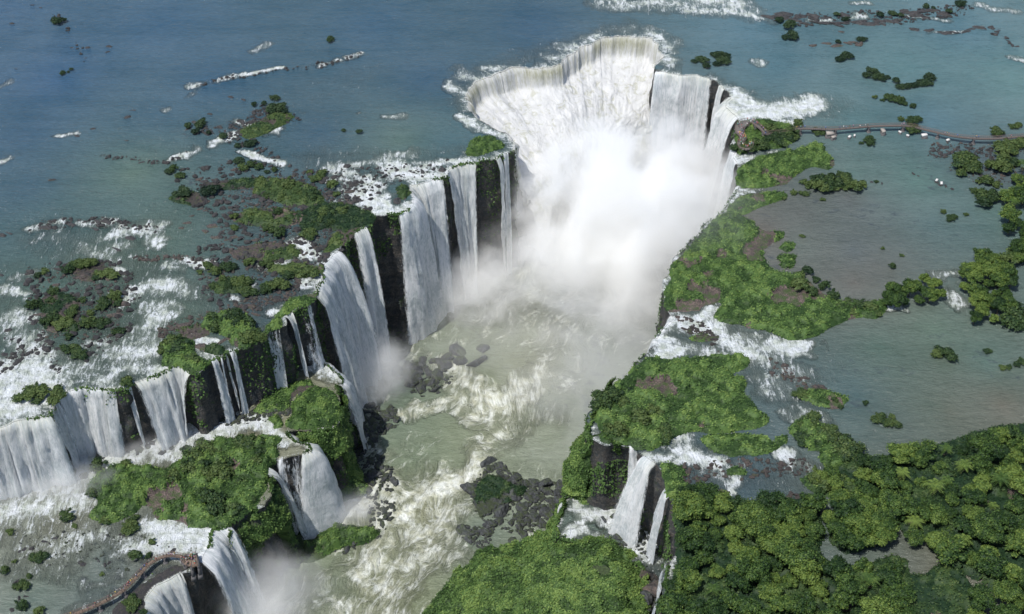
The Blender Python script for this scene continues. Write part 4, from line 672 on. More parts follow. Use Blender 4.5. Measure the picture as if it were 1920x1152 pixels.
# upper left
L0 = [('grass covered brow on the left rim above the wide fan fall', [(523, 588), (535, 565), (560, 555), (590, 552), (600, 560), (592, 568), (565, 575), (550, 586), (530, 596)], .2), ('small green ledge beside the leaping jet', [(500, 622), (508, 600), (522, 592), (532, 604), (530, 616), (508, 624)], .2),
 ('large green shrub bed on the left rim above the slender falls', [(375, 612), (395, 595), (430, 585), (470, 590), (480, 600), (500, 625), (500, 645), (480, 655), (460, 655), (430, 645), (415, 630), (385, 618)], .2), ('dense green shrub bed at the corner of the left bank', [(292, 668), (310, 640), (340, 630), (360, 645), (370, 670), (392, 678), (380, 695), (352, 698), (330, 688), (305, 685)], .2),
 ('green patch between two rivulets on the left bank', [(370, 655), (395, 648), (420, 655), (415, 668), (385, 665)], .25), ('dark shrub bed at the head of the left cliff', [(600, 380), (640, 385), (680, 390), (705, 405), (692, 422), (660, 432), (640, 440), (610, 430), (580, 440), (560, 420), (540, 415), (570, 395)], .30), ('dark bush mass in the upper left shallows', [(475, 345), (500, 332), (545, 338), (590, 355), (610, 380), (570, 388), (520, 382), (480, 370)], .32),
 ('dark bushes upstream of the left cliff', [(430, 410), (460, 395), (520, 390), (560, 400), (560, 420), (500, 425), (450, 422)], .36), ('grassy green bed behind the fan fall', [(505, 500), (560, 495), (600, 505), (590, 520), (540, 520), (510, 512)], .33), ('green bed in the rocky left shallows', [(390, 535), (430, 520), (470, 518), (482, 530), (450, 548), (415, 550)], .30),
 ('mossy strip in the rocky left shallows', [(495, 535), (520, 525), (520, 545), (500, 552)], .3), ('grass on top of the brown buttress', [(878, 282), (885, 265), (910, 255), (940, 262), (950, 275), (925, 285), (900, 292), (885, 290)], .3), ('green cap beside the great curtain fall', [(738, 352), (765, 350), (768, 372), (740, 368)], .35)]
for i, (lab, pts, gp) in enumerate(L0):
    green_mat(lab, pts, 0, 1.5 if i not in (2, 3) else 2.0, 3.0, 170+i, gap=gp, rimk=.3 if i in (0, 1, 2, 3, 5, 11) else 0, mat='mat' if i in (0, 1, 2, 3, 11) else 'bush')
# forest floor
FOREST = [(1262, 940), (1330, 925), (1400, 938), (1470, 935), (1530, 950), (1545, 1000), (1540, 1040), (1600, 1065), (1680, 1040), (1720, 1080), (1760, 1060), (1830, 1090), (1850, 1180), (1800, 1260), (1500, 1300), (1210, 1260), (1225, 1150), (1268, 1060)]
FOREST2 = [(1500, 905), (1560, 880), (1600, 862), (1700, 845), (1760, 835), (1850, 805), (1960, 800), (2020, 900), (2020, 1150), (1850, 1100), (1750, 1030), (1690, 1000), (1660, 950), (1600, 930), (1560, 930)]
green_mat('dark undergrowth under the forest at bottom right', FOREST, 0, 2.0, 4, 190, per=3.5, size=.5, gap=.2, mat='bush', step=.8, rimk=.4)
green_mat('dark undergrowth under the forest along the right edge', FOREST2, 0, 2.0, 4, 191, per=3.5, size=.5, gap=.2, mat='bush', step=.8)
# ------------------------------------------------------------------ trees, bushes, rocks: build each kind once
def crown_mesh(name, R, Hh, nl, leaves, size, seed, flat=0.75, mat='leaf'):
    rng = np.random.default_rng(seed); Vs = []; Fs = []; ls = []; off = 0
    lob = []; nl = int(nl*2.3); leaves = int(leaves*2.2); size *= .70
    for k in range(nl):
        a = rng.uniform(0, 2*math.pi); r = R*math.sqrt(rng.uniform(0, 1))*0.68; zc = Hh*(0.30+0.5*rng.uniform(0, 1)*(1-(r/R)**2*0.7)); rr_ = R*rng.uniform(0.13, 0.36)
        lob.append((r*math.cos(a), r*math.sin(a)*0.95, zc, rr_))
    th = np.linspace(0, 2*math.pi, 9)[:-1]; ph = np.linspace(0.15, math.pi-0.3, 6)
    for (cx, cy_, cz, r) in lob:
        q = np.array([[cx+.80*r*math.sin(p)*math.cos(t), cy_+.80*r*math.sin(p)*math.sin(t), cz+.80*r*flat*math.cos(p)] for p in ph for t in th])
        q += rng.normal(0, r*0.07, q.shape); i = np.arange(5)[:, None]*8+np.arange(8)[None, :]; j = np.arange(5)[:, None]*8+(np.arange(8)[None, :]+1) % 8
        f = np.stack([i, j, j+8, i+8], -1).reshape(-1, 4)[:, ::-1]
        Vs.append(q); Fs.append(f+off); off += len(q); ls.append(np.full(len(q), 0.02))  # lobe core in the darkest leaf tone: inner crown shade put into colour
        n = int(leaves/nl*(r/(R*0.26))**2)+6; D = rng.normal(0, 1, (n, 3)); D[:, 2] = np.abs(D[:, 2])*1.0-0.35*rng.uniform(0, 1, n); D /= np.linalg.norm(D, axis=1)[:, None]
        rad = r*(0.75+0.60*rng.uniform(0, 1, n)**2.2+0.12*np.sin(D[:, 0]*9+D[:, 1]*7+cx*3))[:, None]
        C = np.array([cx, cy_, cz])+D*rad*np.array([1, 1, flat]); LV, LF, la = leaf_quads(C, D, size, rng, 0.35)
        tone = rng.uniform(-0.32, 0.32)
        Vs.append(LV); Fs.append(LF+off); off += len(LV); ls.append(np.clip(la+tone, 0, 1))
    return mesh_np(name, np.vstack(Vs), np.vstack(Fs), M[mat], {'lv': np.concatenate(ls)})
def trunk_mesh(h, r, seed):
    rng = np.random.default_rng(seed); V = []; Fq = []
    def limb(a, b, ra, rb):
        a = np.array(a, float); b = np.array(b, float); d = b-a; d /= np.linalg.norm(d); u = np.cross(d, [0.3, 0.9, 0.1]); u /= np.linalg.norm(u); w = np.cross(d, u); o = len(V)
        for p, rad in ((a, ra), ((a+b)/2+rng.normal(0, .15, 3), (ra+rb)/2), (b, rb)):
            for k in range(6): t = k*math.pi/3; V.append(p+rad*(math.cos(t)*u+math.sin(t)*w))
        for s_ in (0, 6):
            for k in range(6): Fq.append((o+s_+k, o+s_+(k+1) % 6, o+s_+6+(k+1) % 6, o+s_+6+k))
    limb((0, 0, -0.6), (0.2, 0.1, h*.55), r, r*.7)
    for k in range(4):
        a = k*1.6+rng.uniform(0, .6); limb((0.2, .1, h*.5), (math.cos(a)*h*.32, math.sin(a)*h*.32, h*.95), r*.55, r*.2)
    return mesh_np('trunk', np.array(V), np.array(Fq), M['bark'], smooth=True)
CROWN = [crown_mesh('crown', R, R*1.35, nl, lv_, 0.62, 300+i) for i, (R, nl, lv_) in enumerate([(5.2, 12, 2600), (6.4, 15, 3400), (4.2, 9, 1900), (7.4, 19, 4200), (5.8, 14, 3000), (3.4, 8, 1500), (6.0, 11, 2800), (4.8, 13, 2200)])]
CR = [5.2, 6.4, 4.2, 7.4, 5.8, 3.4, 6.0, 4.8]
def palm_mesh(seed):
    rng = np.random.default_rng(seed); V = []; Fq = []
    for k in range(16):
        a = k*2.4+rng.uniform(0, .4); L = rng.uniform(2.6, 3.6); up = rng.uniform(.1, 1.1); d = np.array([math.cos(a), math.sin(a), 0]); sd2 = np.array([-d[1], d[0], 0])
        for i in range(9):
            t = (i+.5)/9; c = d*L*t+np.array([0, 0, 4.6+up*2.4*t-2.9*t*t]); w = .75*math.sin(math.pi*min(1, t*.9+.1))
            for sg in (-1, 1):
                o = len(V); tip = c+sd2*sg*w+d*.25-np.array([0, 0, .3*w]); V += [c-d*.1, c+d*.16, tip+d*.05, tip-d*.05]; Fq.append((o, o+1, o+2, o+3))
    V = np.array(V); return mesh_np('crown', V, np.array(Fq), M['leaf'], {'lv': np.repeat(rng.uniform(.3, 1, len(Fq)), 4)})
CROWN += [palm_mesh(340), palm_mesh(341), crown_mesh('crown', 4.6, 6.5, 9, 900, 0.6, 342), crown_mesh('crown', 6.2, 6.0, 12, 1300, 0.6, 343)]; CR += [3.2, 3.2, 4.6, 6.2]
TRUNK = [trunk_mesh(r*1.15, r*0.06, 320+i) for i, r in enumerate(CR)]
def tree(p, k, s, rz, label, group):
    e = bpy.data.objects.new('tree', None); COL.objects.link(e); e.location = p; e.rotation_euler = (0, 0, rz); e.scale = (s, s, s*random.uniform(.85, 1.15)); tag(e, label, 'tree', group)
    c = put('crown', CROWN[k], e); c.location = (0, 0, CR[k]*0.42); put('trunk', TRUNK[k], e); return e
def scatter_poly(poly, n, dmin, z, seed, keep=None):
    P = unl(poly, z)[:, :2]; rng = np.random.default_rng(seed); out = []; t = 0
    while len(out) < n and t < n*60:
        t += 1; q = rng.uniform(P.min(0), P.max(0))
        if not inside(np.array([q[0]]), np.array([q[1]]), np.vstack([P, P[:1]]))[0]: continue
        if any((q[0]-o[0])**2+(q[1]-o[1])**2 < dmin*dmin for o in out): continue
        if keep is not None and not keep(q): continue
        out.append((q[0], q[1]))
    return out
nT = 0
def forest(poly, n, dmin, seed, label, group, ks=(0, 1, 2, 3, 4, 5, 6, 7, 8, 9, 10, 11, 0, 2, 5, 7), smin=.62, smax=1.2, ymax=None):
    P = unl(rim[:, :2].tolist() and [(0, 0)], 0)
    for (x, y) in scatter_poly(poly, int(n*1.25), dmin*.86, 0, seed, keep=lambda q: (not inside(np.array([q[0]]), np.array([q[1]]), CANYON)[0])):
        if math.hypot(x-rim[0, 0], 0) < 0: continue
        tree((x, y, 0.1), random.choice(list(ks)), random.uniform(smin, smax), random.uniform(0, 6.28), label, group)
forest([(1275, 960), (1330, 940), (1400, 950), (1470, 950), (1520, 965), (1535, 1010), (1520, 1050), (1440, 1050), (1290, 1045), (1280, 1000)], 46, 6.5, 401, 'forest tree between the lower waterfall cliff and the narrow channel', 'trees between the lower cliff and the channel')
forest([(1250, 1110), (1290, 1055), (1400, 1060), (1520, 1065), (1560, 1085), (1600, 1080), (1660, 1070), (1700, 1110), (1690, 1250), (1500, 1290), (1230, 1260)], 74, 6.8, 402, 'forest tree at the bottom edge between hill and brown pond', 'trees along the bottom edge')
forest([(1552, 985), (1570, 955), (1610, 938), (1650, 945), (1672, 975), (1665, 1010), (1640, 1030), (1600, 1036), (1562, 1020)], 22, 4.8, 403, 'tree on the round wooded islet in the channel', 'trees on the round wooded islet', ks=[0, 2, 4, 7], smin=.75)
forest([(1590, 890), (1640, 868), (1720, 860), (1780, 850), (1850, 825), (1980, 815), (2010, 930), (1760, 940), (1650, 925)], 62, 6.5, 404, 'forest tree along the far shore of the wooded right bank', 'trees along the far wooded shore')
forest([(1670, 965), (1740, 950), (1990, 940), (2020, 1150), (1900, 1100), (1800, 1065), (1740, 1050), (1690, 1010)], 64, 6.8, 405, 'forest tree on the wooded right bank above the brown pond', 'trees above the brown pond')
green_mat('bushy ground of the round wooded islet in the channel', [(1552, 985), (1570, 955), (1610, 938), (1650, 945), (1672, 975), (1665, 1010), (1640, 1030), (1600, 1036), (1562, 1020)], 0, 1.6, 3, 198, gap=.2, mat='bush')
forest([(1830, 1110), (1900, 1100), (1990, 1130), (1990, 1260), (1800, 1260)], 14, 7, 406, 'pale forest tree in the bottom right corner', 'trees in the bottom right corner', ks=[1, 3, 6])
forest([(1810, 560), (1800, 520), (1830, 492), (1880, 500), (1895, 540), (1890, 590), (1860, 615), (1825, 610)], 24, 4.6, 407, 'tree on the tall wooded islet at right', 'trees on the tall wooded islet', ks=[0, 2, 4, 5, 7], smax=1.0)
forest([(1885, 440), (1880, 380), (1900, 330), (1960, 300), (1960, 520), (1905, 500), (1895, 460)], 24, 5.5, 408, 'tree on the wooded islet cut by the right edge', 'trees on the islet at the right edge')
forest([(1655, 580), (1665, 555), (1700, 545), (1740, 530), (1765, 545), (1760, 565), (1720, 575)], 14, 4.5, 409, 'small tree in the leafy row left of the wooded islet', 'trees in the leafy row', ks=[2, 5, 7], smin=.6, smax=.9)
forest([(1520, 905), (1560, 895), (1600, 905), (1600, 925), (1540, 930)], 9, 5, 410, 'small tree at the left tip of the wooded bank', 'trees at the tip of the wooded bank', ks=[2, 5, 7], smin=.6, smax=.9)
BUSH = [crown_mesh('bush', R, R*0.95, nl, n, s, 350+i, 0.72, m) for i, (R, nl, n, s, m) in enumerate([(2.0, 6, 420, .42, 'bush'), (2.8, 8, 700, .45, 'bush'), (1.5, 5, 280, .38, 'bush'), (3.4, 10, 950, .48, 'bush'), (2.2, 5, 420, .42, 'bluebush'), (3.0, 8, 700, .46, 'bluebush')])]
def rock_mesh(seed, mat, flat=0.5, R=1.0):
    rng = random.Random(seed*7+1); bm = bmesh.new()
    for k in range(rng.randint(11, 17)):
        d = Vector((rng.gauss(0, 1), rng.gauss(0, 1), rng.gauss(0, .8))).normalized(); bm.verts.new((d.x*R*rng.uniform(.75, 1.1), d.y*R*rng.uniform(.6, 1.0), d.z*R*flat*rng.uniform(.8, 1.15)))
    r = bmesh.ops.convex_hull(bm, input=bm.verts); bmesh.ops.delete(bm, geom=[g for g in r['geom_interior'] if isinstance(g, bmesh.types.BMVert)], context='VERTS')
    bmesh.ops.bevel(bm, geom=list(bm.edges), offset=R*.07, segments=1, affect='EDGES'); bmesh.ops.triangulate(bm, faces=bm.faces); bmesh.ops.subdivide_edges(bm, edges=list(bm.edges), cuts=1)
    for v in bm.verts: v.co += v.co.normalized()*R*.12*mnoise.noise(v.co*3/R+Vector((seed, 0, 0)))
    me = bpy.data.meshes.new('rock'); bm.to_mesh(me); bm.free(); me.materials.append(M[mat]); return me
ROCK = [rock_mesh(i, 'rock', .5+.1*(i % 3)) for i in range(6)]; BROCK = [rock_mesh(10+i, 'brownrock', .45+.08*(i % 3)) for i in range(5)]; MROCK = [rock_mesh(20+i, 'mossrock', .75) for i in range(6)]
def rubble(label, pts, z, n, s0, s1, src, seed, nx=1):
    """loose stones nobody could count, as one mesh"""
    P = unl(list(pts)+[pts[0]], z); rng = np.random.default_rng(seed); Vs = []; Fs = []; off = 0; k = 0
    raw = []
    for m in src:
        bm = bmesh.new(); bm.from_mesh(m); bmesh.ops.triangulate(bm, faces=bm.faces); raw.append((np.array([v.co[:] for v in bm.verts]), np.array([[v.index for v in f.verts] for f in bm.faces]))); bm.free()
    q = rng.uniform(P[:, :2].min(0), P[:, :2].max(0), (n*6, 2)); w = (fbm(q[:, 0]*.12, q[:, 1]*.12, None, seed, 3)-.5)*5
    q = q[inside(q[:, 0]+w, q[:, 1]+w, P)][:n]
    for c in q:
        V, Fc = raw[rng.integers(len(raw))]; s = s0+(s1-s0)*rng.uniform()**2.5; a = rng.uniform(0, 6.28); R_ = np.array([[math.cos(a), -math.sin(a), 0], [math.sin(a), math.cos(a), 0], [0, 0, 1]])
        Vs.append(V@R_.T*s+[c[0], c[1], z+.1*s]); Fs.append(Fc+off); off += len(V)
    o = put('rubble', mesh_np('rubble', np.vstack(Vs), np.vstack(Fs), src[0].materials[0])); tag(o, label, 'rubble', kind='stuff')
ORD = ['first', 'second', 'third', 'fourth', 'fifth', 'sixth', 'seventh', 'eighth', 'ninth', 'tenth', 'eleventh', 'twelfth', 'thirteenth', 'fourteenth', 'fifteenth', 'sixteenth']
def spread(kind, what, where, pts, n, s0, s1, z=0, jit=3.0, ms=None, seed=0, elong=1.0):
    rng = random.Random(seed); ms = ms or (BUSH[:4] if kind == 'bush' else ROCK)
    if n == 0 or len(pts) == n: P = [np.array(un(p[0], p[1], z)) for p in pts]; jit = 0.0 if n == 0 else jit*0.3
    else:
        D, s = dense(unl(pts, z), 0.5, False); P = [D[min(len(D)-1, int((i+rng.uniform(.1, .9))/n*len(D)))] for i in range(n)]
    Q = []
    for p in P:
        q = (p[0]+rng.gauss(0, jit), p[1]+rng.gauss(0, jit))
        Q.append(q)
    Q.sort(key=lambda q: q[0]/(q[1]*cp+(CAMZ-z)*sp)); pl = what+('es' if what.endswith('bush') else 's'); grp = pl+' '+where
    for i, q in enumerate(Q):
        s = rng.uniform(s0, s1); me = rng.choice(ms); o = put(kind, me); o.location = (q[0], q[1], z-0.05); o.scale = (s*elong*rng.uniform(.85, 1.25), s*rng.uniform(.8, 1.1), s*rng.uniform(.7, 1.1)); o.rotation_euler = (0, 0, rng.uniform(-.5, .5) if elong > 1 else rng.uniform(0, 6.28))
        if len(Q) == 1: lab = what+' '+where
        elif len(Q) <= 12: lab = '%s %s from the left %s' % (ORD[i], what, where)
        else: lab = '%s %s' % (what, where)
        tag(o, lab, kind, grp if len(Q) > 1 else None)
BL = BUSH[4:]
spread('bush', 'dark bush', 'near the top left corner', [(108, 44), (120, 42)], 0, 1.0, 1.4, ms=BL)
spread('bush', 'tiny reed tuft', 'in open water at upper left', [(118, 140), (128, 136), (135, 132)], 0, .5, .7, ms=BL)
spread('bush', 'dark bush', 'on the dark islet chain at upper left', [(352, 240), (368, 250), (376, 236), (392, 252), (420, 258), (476, 200), (495, 196), (512, 210), (525, 205), (535, 215), (515, 188), (470, 272), (445, 276)], 0, .8, 1.5, ms=BL)
spread('bush', 'small dark bush', 'in the water above the left rapids', [(644, 246), (675, 250), (620, 78)], 0, .7, 1.0, ms=BL)
spread('bush', 'dark green bush', 'on the upper left stones', [(315, 325), (325, 320), (340, 333), (345, 365), (335, 368), (395, 362), (448, 305), (470, 312), (485, 316), (455, 318), (500, 325), (515, 322)], 0, .9, 1.7, seed=3, ms=BL+BUSH[:2])
spread('bush', 'large dark bush', 'crowded on the rocks left of the curtain falls', [(580, 325), (590, 338), (602, 330), (488, 345), (505, 355), (520, 365), (540, 352), (560, 365), (585, 372), (600, 385), (530, 375), (500, 370)], 0, 1.3, 2.0, seed=4, ms=BUSH[:4])
spread('bush', 'dark bush', 'scattered over the rocky left shallows', [(440, 410), (470, 405), (520, 400), (540, 415), (560, 400), (600, 420), (620, 425), (640, 400), (655, 415), (670, 420), (640, 385), (610, 400), (580, 445), (625, 350), (630, 366), (500, 430), (520, 440), (545, 465), (440, 430), (455, 418)], 0, 1.0, 1.8, seed=5)
spread('bush', 'green bush', 'among rocks behind the fan fall', [(375, 512), (390, 502), (405, 515), (430, 505), (470, 495), (500, 500), (520, 502), (550, 500), (575, 515), (400, 540), (430, 540), (455, 535), (500, 545), (520, 540), (465, 552), (540, 520), (420, 528)], 0, 1.0, 1.6, seed=6)
spread('bush', 'green bush', 'on the islets of the left rapids', [(70, 520), (85, 512), (140, 500), (158, 496), (165, 500), (128, 510), (180, 522), (200, 518), (60, 578), (75, 570), (95, 565), (100, 550), (155, 565), (170, 590), (185, 580), (195, 572), (215, 560), (220, 572), (95, 605), (120, 610), (135, 590)], 0, .9, 1.7, seed=7)
spread('bush', 'bright bush', 'on the lower islets of the left rapids', [(130, 635), (125, 660), (150, 668), (140, 655), (225, 625), (190, 610), (95, 603), (165, 612)], 0, 1.0, 1.9, seed=8)
spread('bush', 'green bush', 'standing beside the far left curtain fall', [(58, 745), (70, 755), (82, 728), (108, 745), (72, 735), (237, 722)], 0, 1.2, 2.0, seed=9)
spread('bush', 'round bush', 'crowning the left bank corner', [(310, 650), (325, 645), (335, 655), (345, 670), (360, 680), (320, 665), (305, 660)], 0, 1.4, 2.1, seed=10)
spread('bush', 'round bush', 'crowning the long shrub bed of the left bank', [(400, 600), (420, 595), (440, 605), (455, 600), (470, 612), (450, 620), (480, 630), (465, 640), (425, 612), (405, 620), (490, 640), (440, 632)], 0, 1.3, 2.0, seed=11)
spread('bush', 'dark low bush', 'on the far rock line at the top right', [(1460, 42), (1480, 52), (1570, 30), (1585, 38), (1675, 28), (1690, 32), (1735, 15), (1750, 18), (1780, 25), (1800, 10), (1650, 32)], 0, .8, 1.5, seed=12, ms=BL)
spread('bush', 'dark bush', 'on its own islet above the viewing bridge', [(1472, 72), (1484, 72), (1575, 113), (1585, 110), (1592, 108), (1616, 76), (1572, 82)], 0, .9, 1.4, seed=13, ms=BL)
spread('bush', 'dark green bush', 'on the long islet above the viewing bridge', [(1625, 145), (1635, 140), (1645, 148), (1655, 150), (1665, 148), (1680, 155), (1690, 165), (1700, 165), (1715, 162), (1730, 158), (1742, 152), (1740, 160)], 0, 1.0, 1.5, seed=14, ms=BL)
spread('bush', 'low green bush', 'on the sandbar just above the viewing bridge', [(1640, 185), (1655, 190), (1670, 188), (1685, 192), (1695, 196), (1710, 202)], 0, .9, 1.3, seed=15)
spread('bush', 'dark flat bush', 'on the islet behind the right horseshoe fall', [(1302, 118), (1318, 115), (1335, 105), (1350, 108), (1360, 112), (1345, 122), (1325, 127), (1355, 120)], 0, .9, 1.4, seed=16, ms=BL)
spread('bush', 'green bush', 'beside the piers of the viewing bridge', [(1688, 226), (1700, 228), (1712, 230), (1495, 236), (1535, 252), (1630, 268), (1632, 272), (1614, 270), (1712, 248), (1898, 240), (1910, 238), (1868, 252)], 0, .8, 1.4, seed=17)
spread('bush', 'large round bush', 'right of the upper viewing platform', [(1440, 250), (1450, 262), (1460, 250), (1470, 262), (1480, 255), (1430, 240), (1445, 238), (1425, 275), (1460, 272), (1490, 262), (1392, 282)], 0, 1.3, 2.2, seed=18)
spread('bush', 'dark leafy bush', 'on the long leafy islet in the right shallows', [(1508, 345), (1520, 350), (1530, 342), (1545, 338), (1560, 335), (1575, 330), (1585, 340), (1570, 350), (1590, 352), (1605, 358), (1615, 352), (1600, 350), (1555, 352), (1535, 355)], 0, 1.2, 2.2, seed=19)
spread('bush', 'small bush', 'below the long leafy islet', [(1487, 364), (1500, 364), (1510, 366), (1542, 376), (1455, 366), (1470, 374)], 0, .8, 1.2, seed=20)
spread('bush', 'bushy shrub', 'right of the brown shallows near the islet chain', [(1800, 300), (1820, 296), (1810, 312), (1825, 320), (1800, 330), (1835, 345), (1850, 345), (1825, 360), (1840, 372), (1860, 375), (1845, 388), (1868, 350), (1880, 300), (1900, 290), (1870, 320), (1890, 282), (1915, 275), (1900, 310)], 0, 1.2, 2.3, seed=21)
spread('bush', 'small bush', 'alone in the right shallows', [(1768, 400), (1783, 412), (1810, 404), (1673, 503), (1655, 468), (1690, 480), (1505, 445), (1642, 342)], 0, .6, 1.0, seed=22)
spread('bush', 'bushy shrub', 'on the tail of the wide green mat', [(1500, 520), (1515, 512), (1530, 528), (1545, 540), (1500, 540), (1520, 550), (1560, 560), (1590, 570), (1610, 575), (1630, 580), (1645, 590), (1600, 590), (1575, 580)], 0, 1.1, 2.0, seed=23)
spread('bush', 'spiky bush', 'standing alone in the wide right pool', [(1755, 668), (1765, 662), (1772, 668)], 0, 1.1, 1.5, seed=24)
spread('bush', 'low bush', 'in the reedy shallows at the right edge', [(1880, 692), (1892, 690), (1905, 686), (1915, 680), (1850, 660)], 0, .9, 1.3, seed=25)
spread('bush', 'bush', 'on the stony shoal between pool and forest', [(1500, 742), (1530, 738), (1565, 752), (1575, 765), (1622, 758), (1545, 745), (1648, 788), (1668, 797), (1672, 782), (1660, 792), (1682, 800)], 0, .8, 1.2, seed=26)
spread('bush', 'dark bush', 'along the right edge below the tall islet', [(1900, 600), (1908, 612), (1915, 598), (1900, 490), (1910, 480)], 0, 1.6, 2.3, seed=27)
spread('bush', 'bush', 'on the leafy shore right of the rapids', [(1500, 800), (1520, 795), (1540, 812), (1555, 820), (1560, 845), (1580, 850), (1595, 860), (1590, 845), (1510, 830), (1530, 905), (1545, 915), (1570, 905), (1580, 930), (1600, 880), (1620, 875)], 0, 1.2, 2.0, seed=28)
spread('bush', 'rounded bush', 'on the right bank headland', [(1130, 760), (1150, 745), (1170, 760), (1150, 790), (1175, 800), (1200, 790), (1195, 820), (1220, 815), (1235, 800), (1140, 810), (1180, 740), (1210, 835), (1160, 815), (1225, 780), (1245, 820), (1190, 765)], 0, 1.3, 2.2, seed=29)
spread('bush', 'rounded bush', 'on the middle terrace vegetation', [(237, 875), (350, 850), (385, 845), (410, 850), (430, 870), (445, 840), (470, 835), (405, 895), (420, 890), (380, 880), (480, 870), (370, 865), (360, 885), (470, 940), (440, 960), (330, 900), (490, 850), (455, 905)], 0, 1.4, 2.3, z=ZB, seed=30)
spread('bush', 'round green hummock', 'in the water left of the terrace vegetation', [(237, 878), (185, 880), (200, 980), (245, 992), (190, 895), (175, 930), (250, 975), (135, 890)], 0, 1.0, 1.9, z=ZB, seed=31)
spread('bush', 'mossy hummock', 'in the shallow water above the lower walkway', [(20, 1000), (28, 1055), (75, 1048), (10, 1073), (55, 1083), (40, 1102), (140, 987), (245, 992), (285, 1018), (256, 1045), (278, 1045), (192, 1078), (125, 972), (42, 1140), (75, 1148)], 0, .7, 1.4, z=ZB, seed=32)
spread('bush', 'bright green bush', 'on the wet shelf beside the lower walkway', [(235, 1132), (243, 1128), (250, 1134), (268, 1150)], 0, .9, 1.2, z=ZB, seed=33)
spread('bush', 'light green bush', 'glowing in the middle of the terrace', [(405, 935), (412, 942), (400, 945)], 0, 1.6, 2.0, z=ZB+1, seed=34)
# rocks
spread('rock', 'dark rock', 'in the far rock line at the top right', [(1440, 35), (1500, 28), (1560, 42), (1640, 44), (1700, 30), (1780, 25)], 44, 1.4, 3.4, seed=51, elong=1.8)
spread('rock', 'low dark rock', 'in the thin rock bar at the top right', [(1705, 55), (1760, 60), (1800, 60), (1840, 52)], 12, 1.2, 2.4, seed=52, jit=1, elong=1.8)
spread('rock', 'dark rock', 'in the rock tail near the top right corner', [(1855, 48), (1880, 68), (1910, 88)], 12, 1.4, 2.6, seed=53, jit=2)
spread('rock', 'brown rock', 'under the low bushes above the viewing bridge', [(1590, 82), (1600, 80), (1612, 84), (1570, 86), (1525, 86), (1550, 82), (1578, 60)], 0, 1.3, 2.6, seed=54, ms=BROCK, elong=1.6)
spread('rock', 'dark rock', 'on the small islets at upper left', [(350, 245), (400, 250), (460, 240), (500, 215), (545, 220)], 28, 1.0, 2.6, seed=55, jit=4)
spread('rock', 'small dark rock', 'dotted across the open river at upper left', [(60, 10), (75, 15), (135, 90), (165, 90), (205, 88), (202, 98), (175, 242), (240, 220), (248, 208), (235, 264), (97, 338), (145, 256), (23, 45), (30, 130), (265, 305), (455, 188), (433, 183), (392, 215)], 0, .7, 1.6, seed=56, elong=1.5)
spread('rock', 'brown rock', 'on the stony islets left of the curtain falls', [(390, 345), (430, 342), (470, 350), (540, 345), (620, 372), (680, 385)], 34, 1.3, 2.8, seed=57, jit=4, ms=BROCK+ROCK[:2], elong=1.4)
spread('rock', 'brown rock', 'scattered in the left shallows', [(340, 428), (400, 424), (385, 434), (418, 434), (415, 458), (440, 445), (455, 465), (425, 450), (385, 395), (375, 392), (480, 450), (500, 470), (465, 475), (470, 490), (360, 405), (350, 418), (405, 445), (430, 470)], 0, 1.0, 2.2, seed=58, ms=BROCK, elong=1.4)
spread('rock', 'dark rock', 'breaking the white water of the left rapids', [(85, 428), (135, 422), (175, 430), (180, 417), (195, 418), (245, 448), (215, 468), (15, 438), (5, 442), (0, 516), (60, 545)], 0, 1.3, 2.6, seed=59, elong=1.5)
spread('rock', 'brown rock', 'under the bushes of the left rapid islets', [(105, 535), (120, 560), (110, 590), (130, 600), (140, 615), (90, 590), (155, 520), (200, 520), (225, 570), (215, 590), (165, 610), (205, 605), (100, 620), (75, 590)], 0, 1.6, 3.2, seed=60, ms=BROCK, elong=1.6)
spread('rock', 'dark boulder', 'in the rapids at the left edge', [(10, 635), (35, 640), (25, 635), (72, 641), (88, 640), (83, 648), (70, 664), (60, 600), (65, 605), (8, 665), (15, 620), (20, 690)], 0, 1.0, 2.2, seed=61)
spread('rock', 'brown rock', 'along the left rim above the slender falls', [(325, 615), (320, 628), (345, 612), (370, 628), (400, 620), (465, 575), (480, 590), (380, 650), (415, 640)], 0, 1.4, 2.6, seed=62, ms=BROCK, elong=1.4)
spread('rock', 'rock', 'on the ledges behind the fan fall', [(370, 500), (450, 490), (540, 490), (600, 480), (640, 465)], 24, 1.2, 2.4, seed=63, jit=4, ms=BROCK+ROCK)
spread('rock', 'dark rock', 'beside the upper falls crest at centre', [(645, 350), (665, 345), (655, 358), (650, 312), (715, 325), (745, 332), (720, 330), (790, 322), (830, 320), (750, 362), (745, 378), (757, 372)], 0, 1.6, 3.0, seed=64, ms=ROCK+BROCK)
spread('rock', 'black rock', 'at the right end of the horseshoe crest', [(1346, 160), (1352, 172)], 0, 2.6, 3.6, seed=65, z=-8)
spread('rock', 'dark rock', 'in the broken line of the right shallows', [(1714, 326), (1722, 330), (1756, 342), (1762, 348), (1775, 350), (1785, 355), (1645, 344), (1655, 345), (1635, 342)], 0, .9, 1.6, seed=66, jit=1)
spread('rock', 'stone', 'on the muddy flats at the right edge', [(1760, 270), (1780, 285), (1800, 290), (1850, 290), (1880, 330), (1860, 300), (1840, 330), (1900, 340), (1790, 280), (1770, 278)], 0, .9, 1.8, seed=67, ms=BROCK+ROCK)
spread('rock', 'dark stone', 'in the channel at the forest edge', [(1500, 940), (1515, 950), (1525, 945), (1540, 960), (1520, 960), (1535, 945), (1545, 955)], 0, .9, 1.7, seed=68)
spread('boulder', 'large mossy boulder', 'grouped in the gorge pool', [(862, 655), (902, 655), (830, 682), (868, 680), (895, 675), (838, 672)], 0, 4.6, 6.4, z=ZG+.5, seed=70, ms=MROCK)
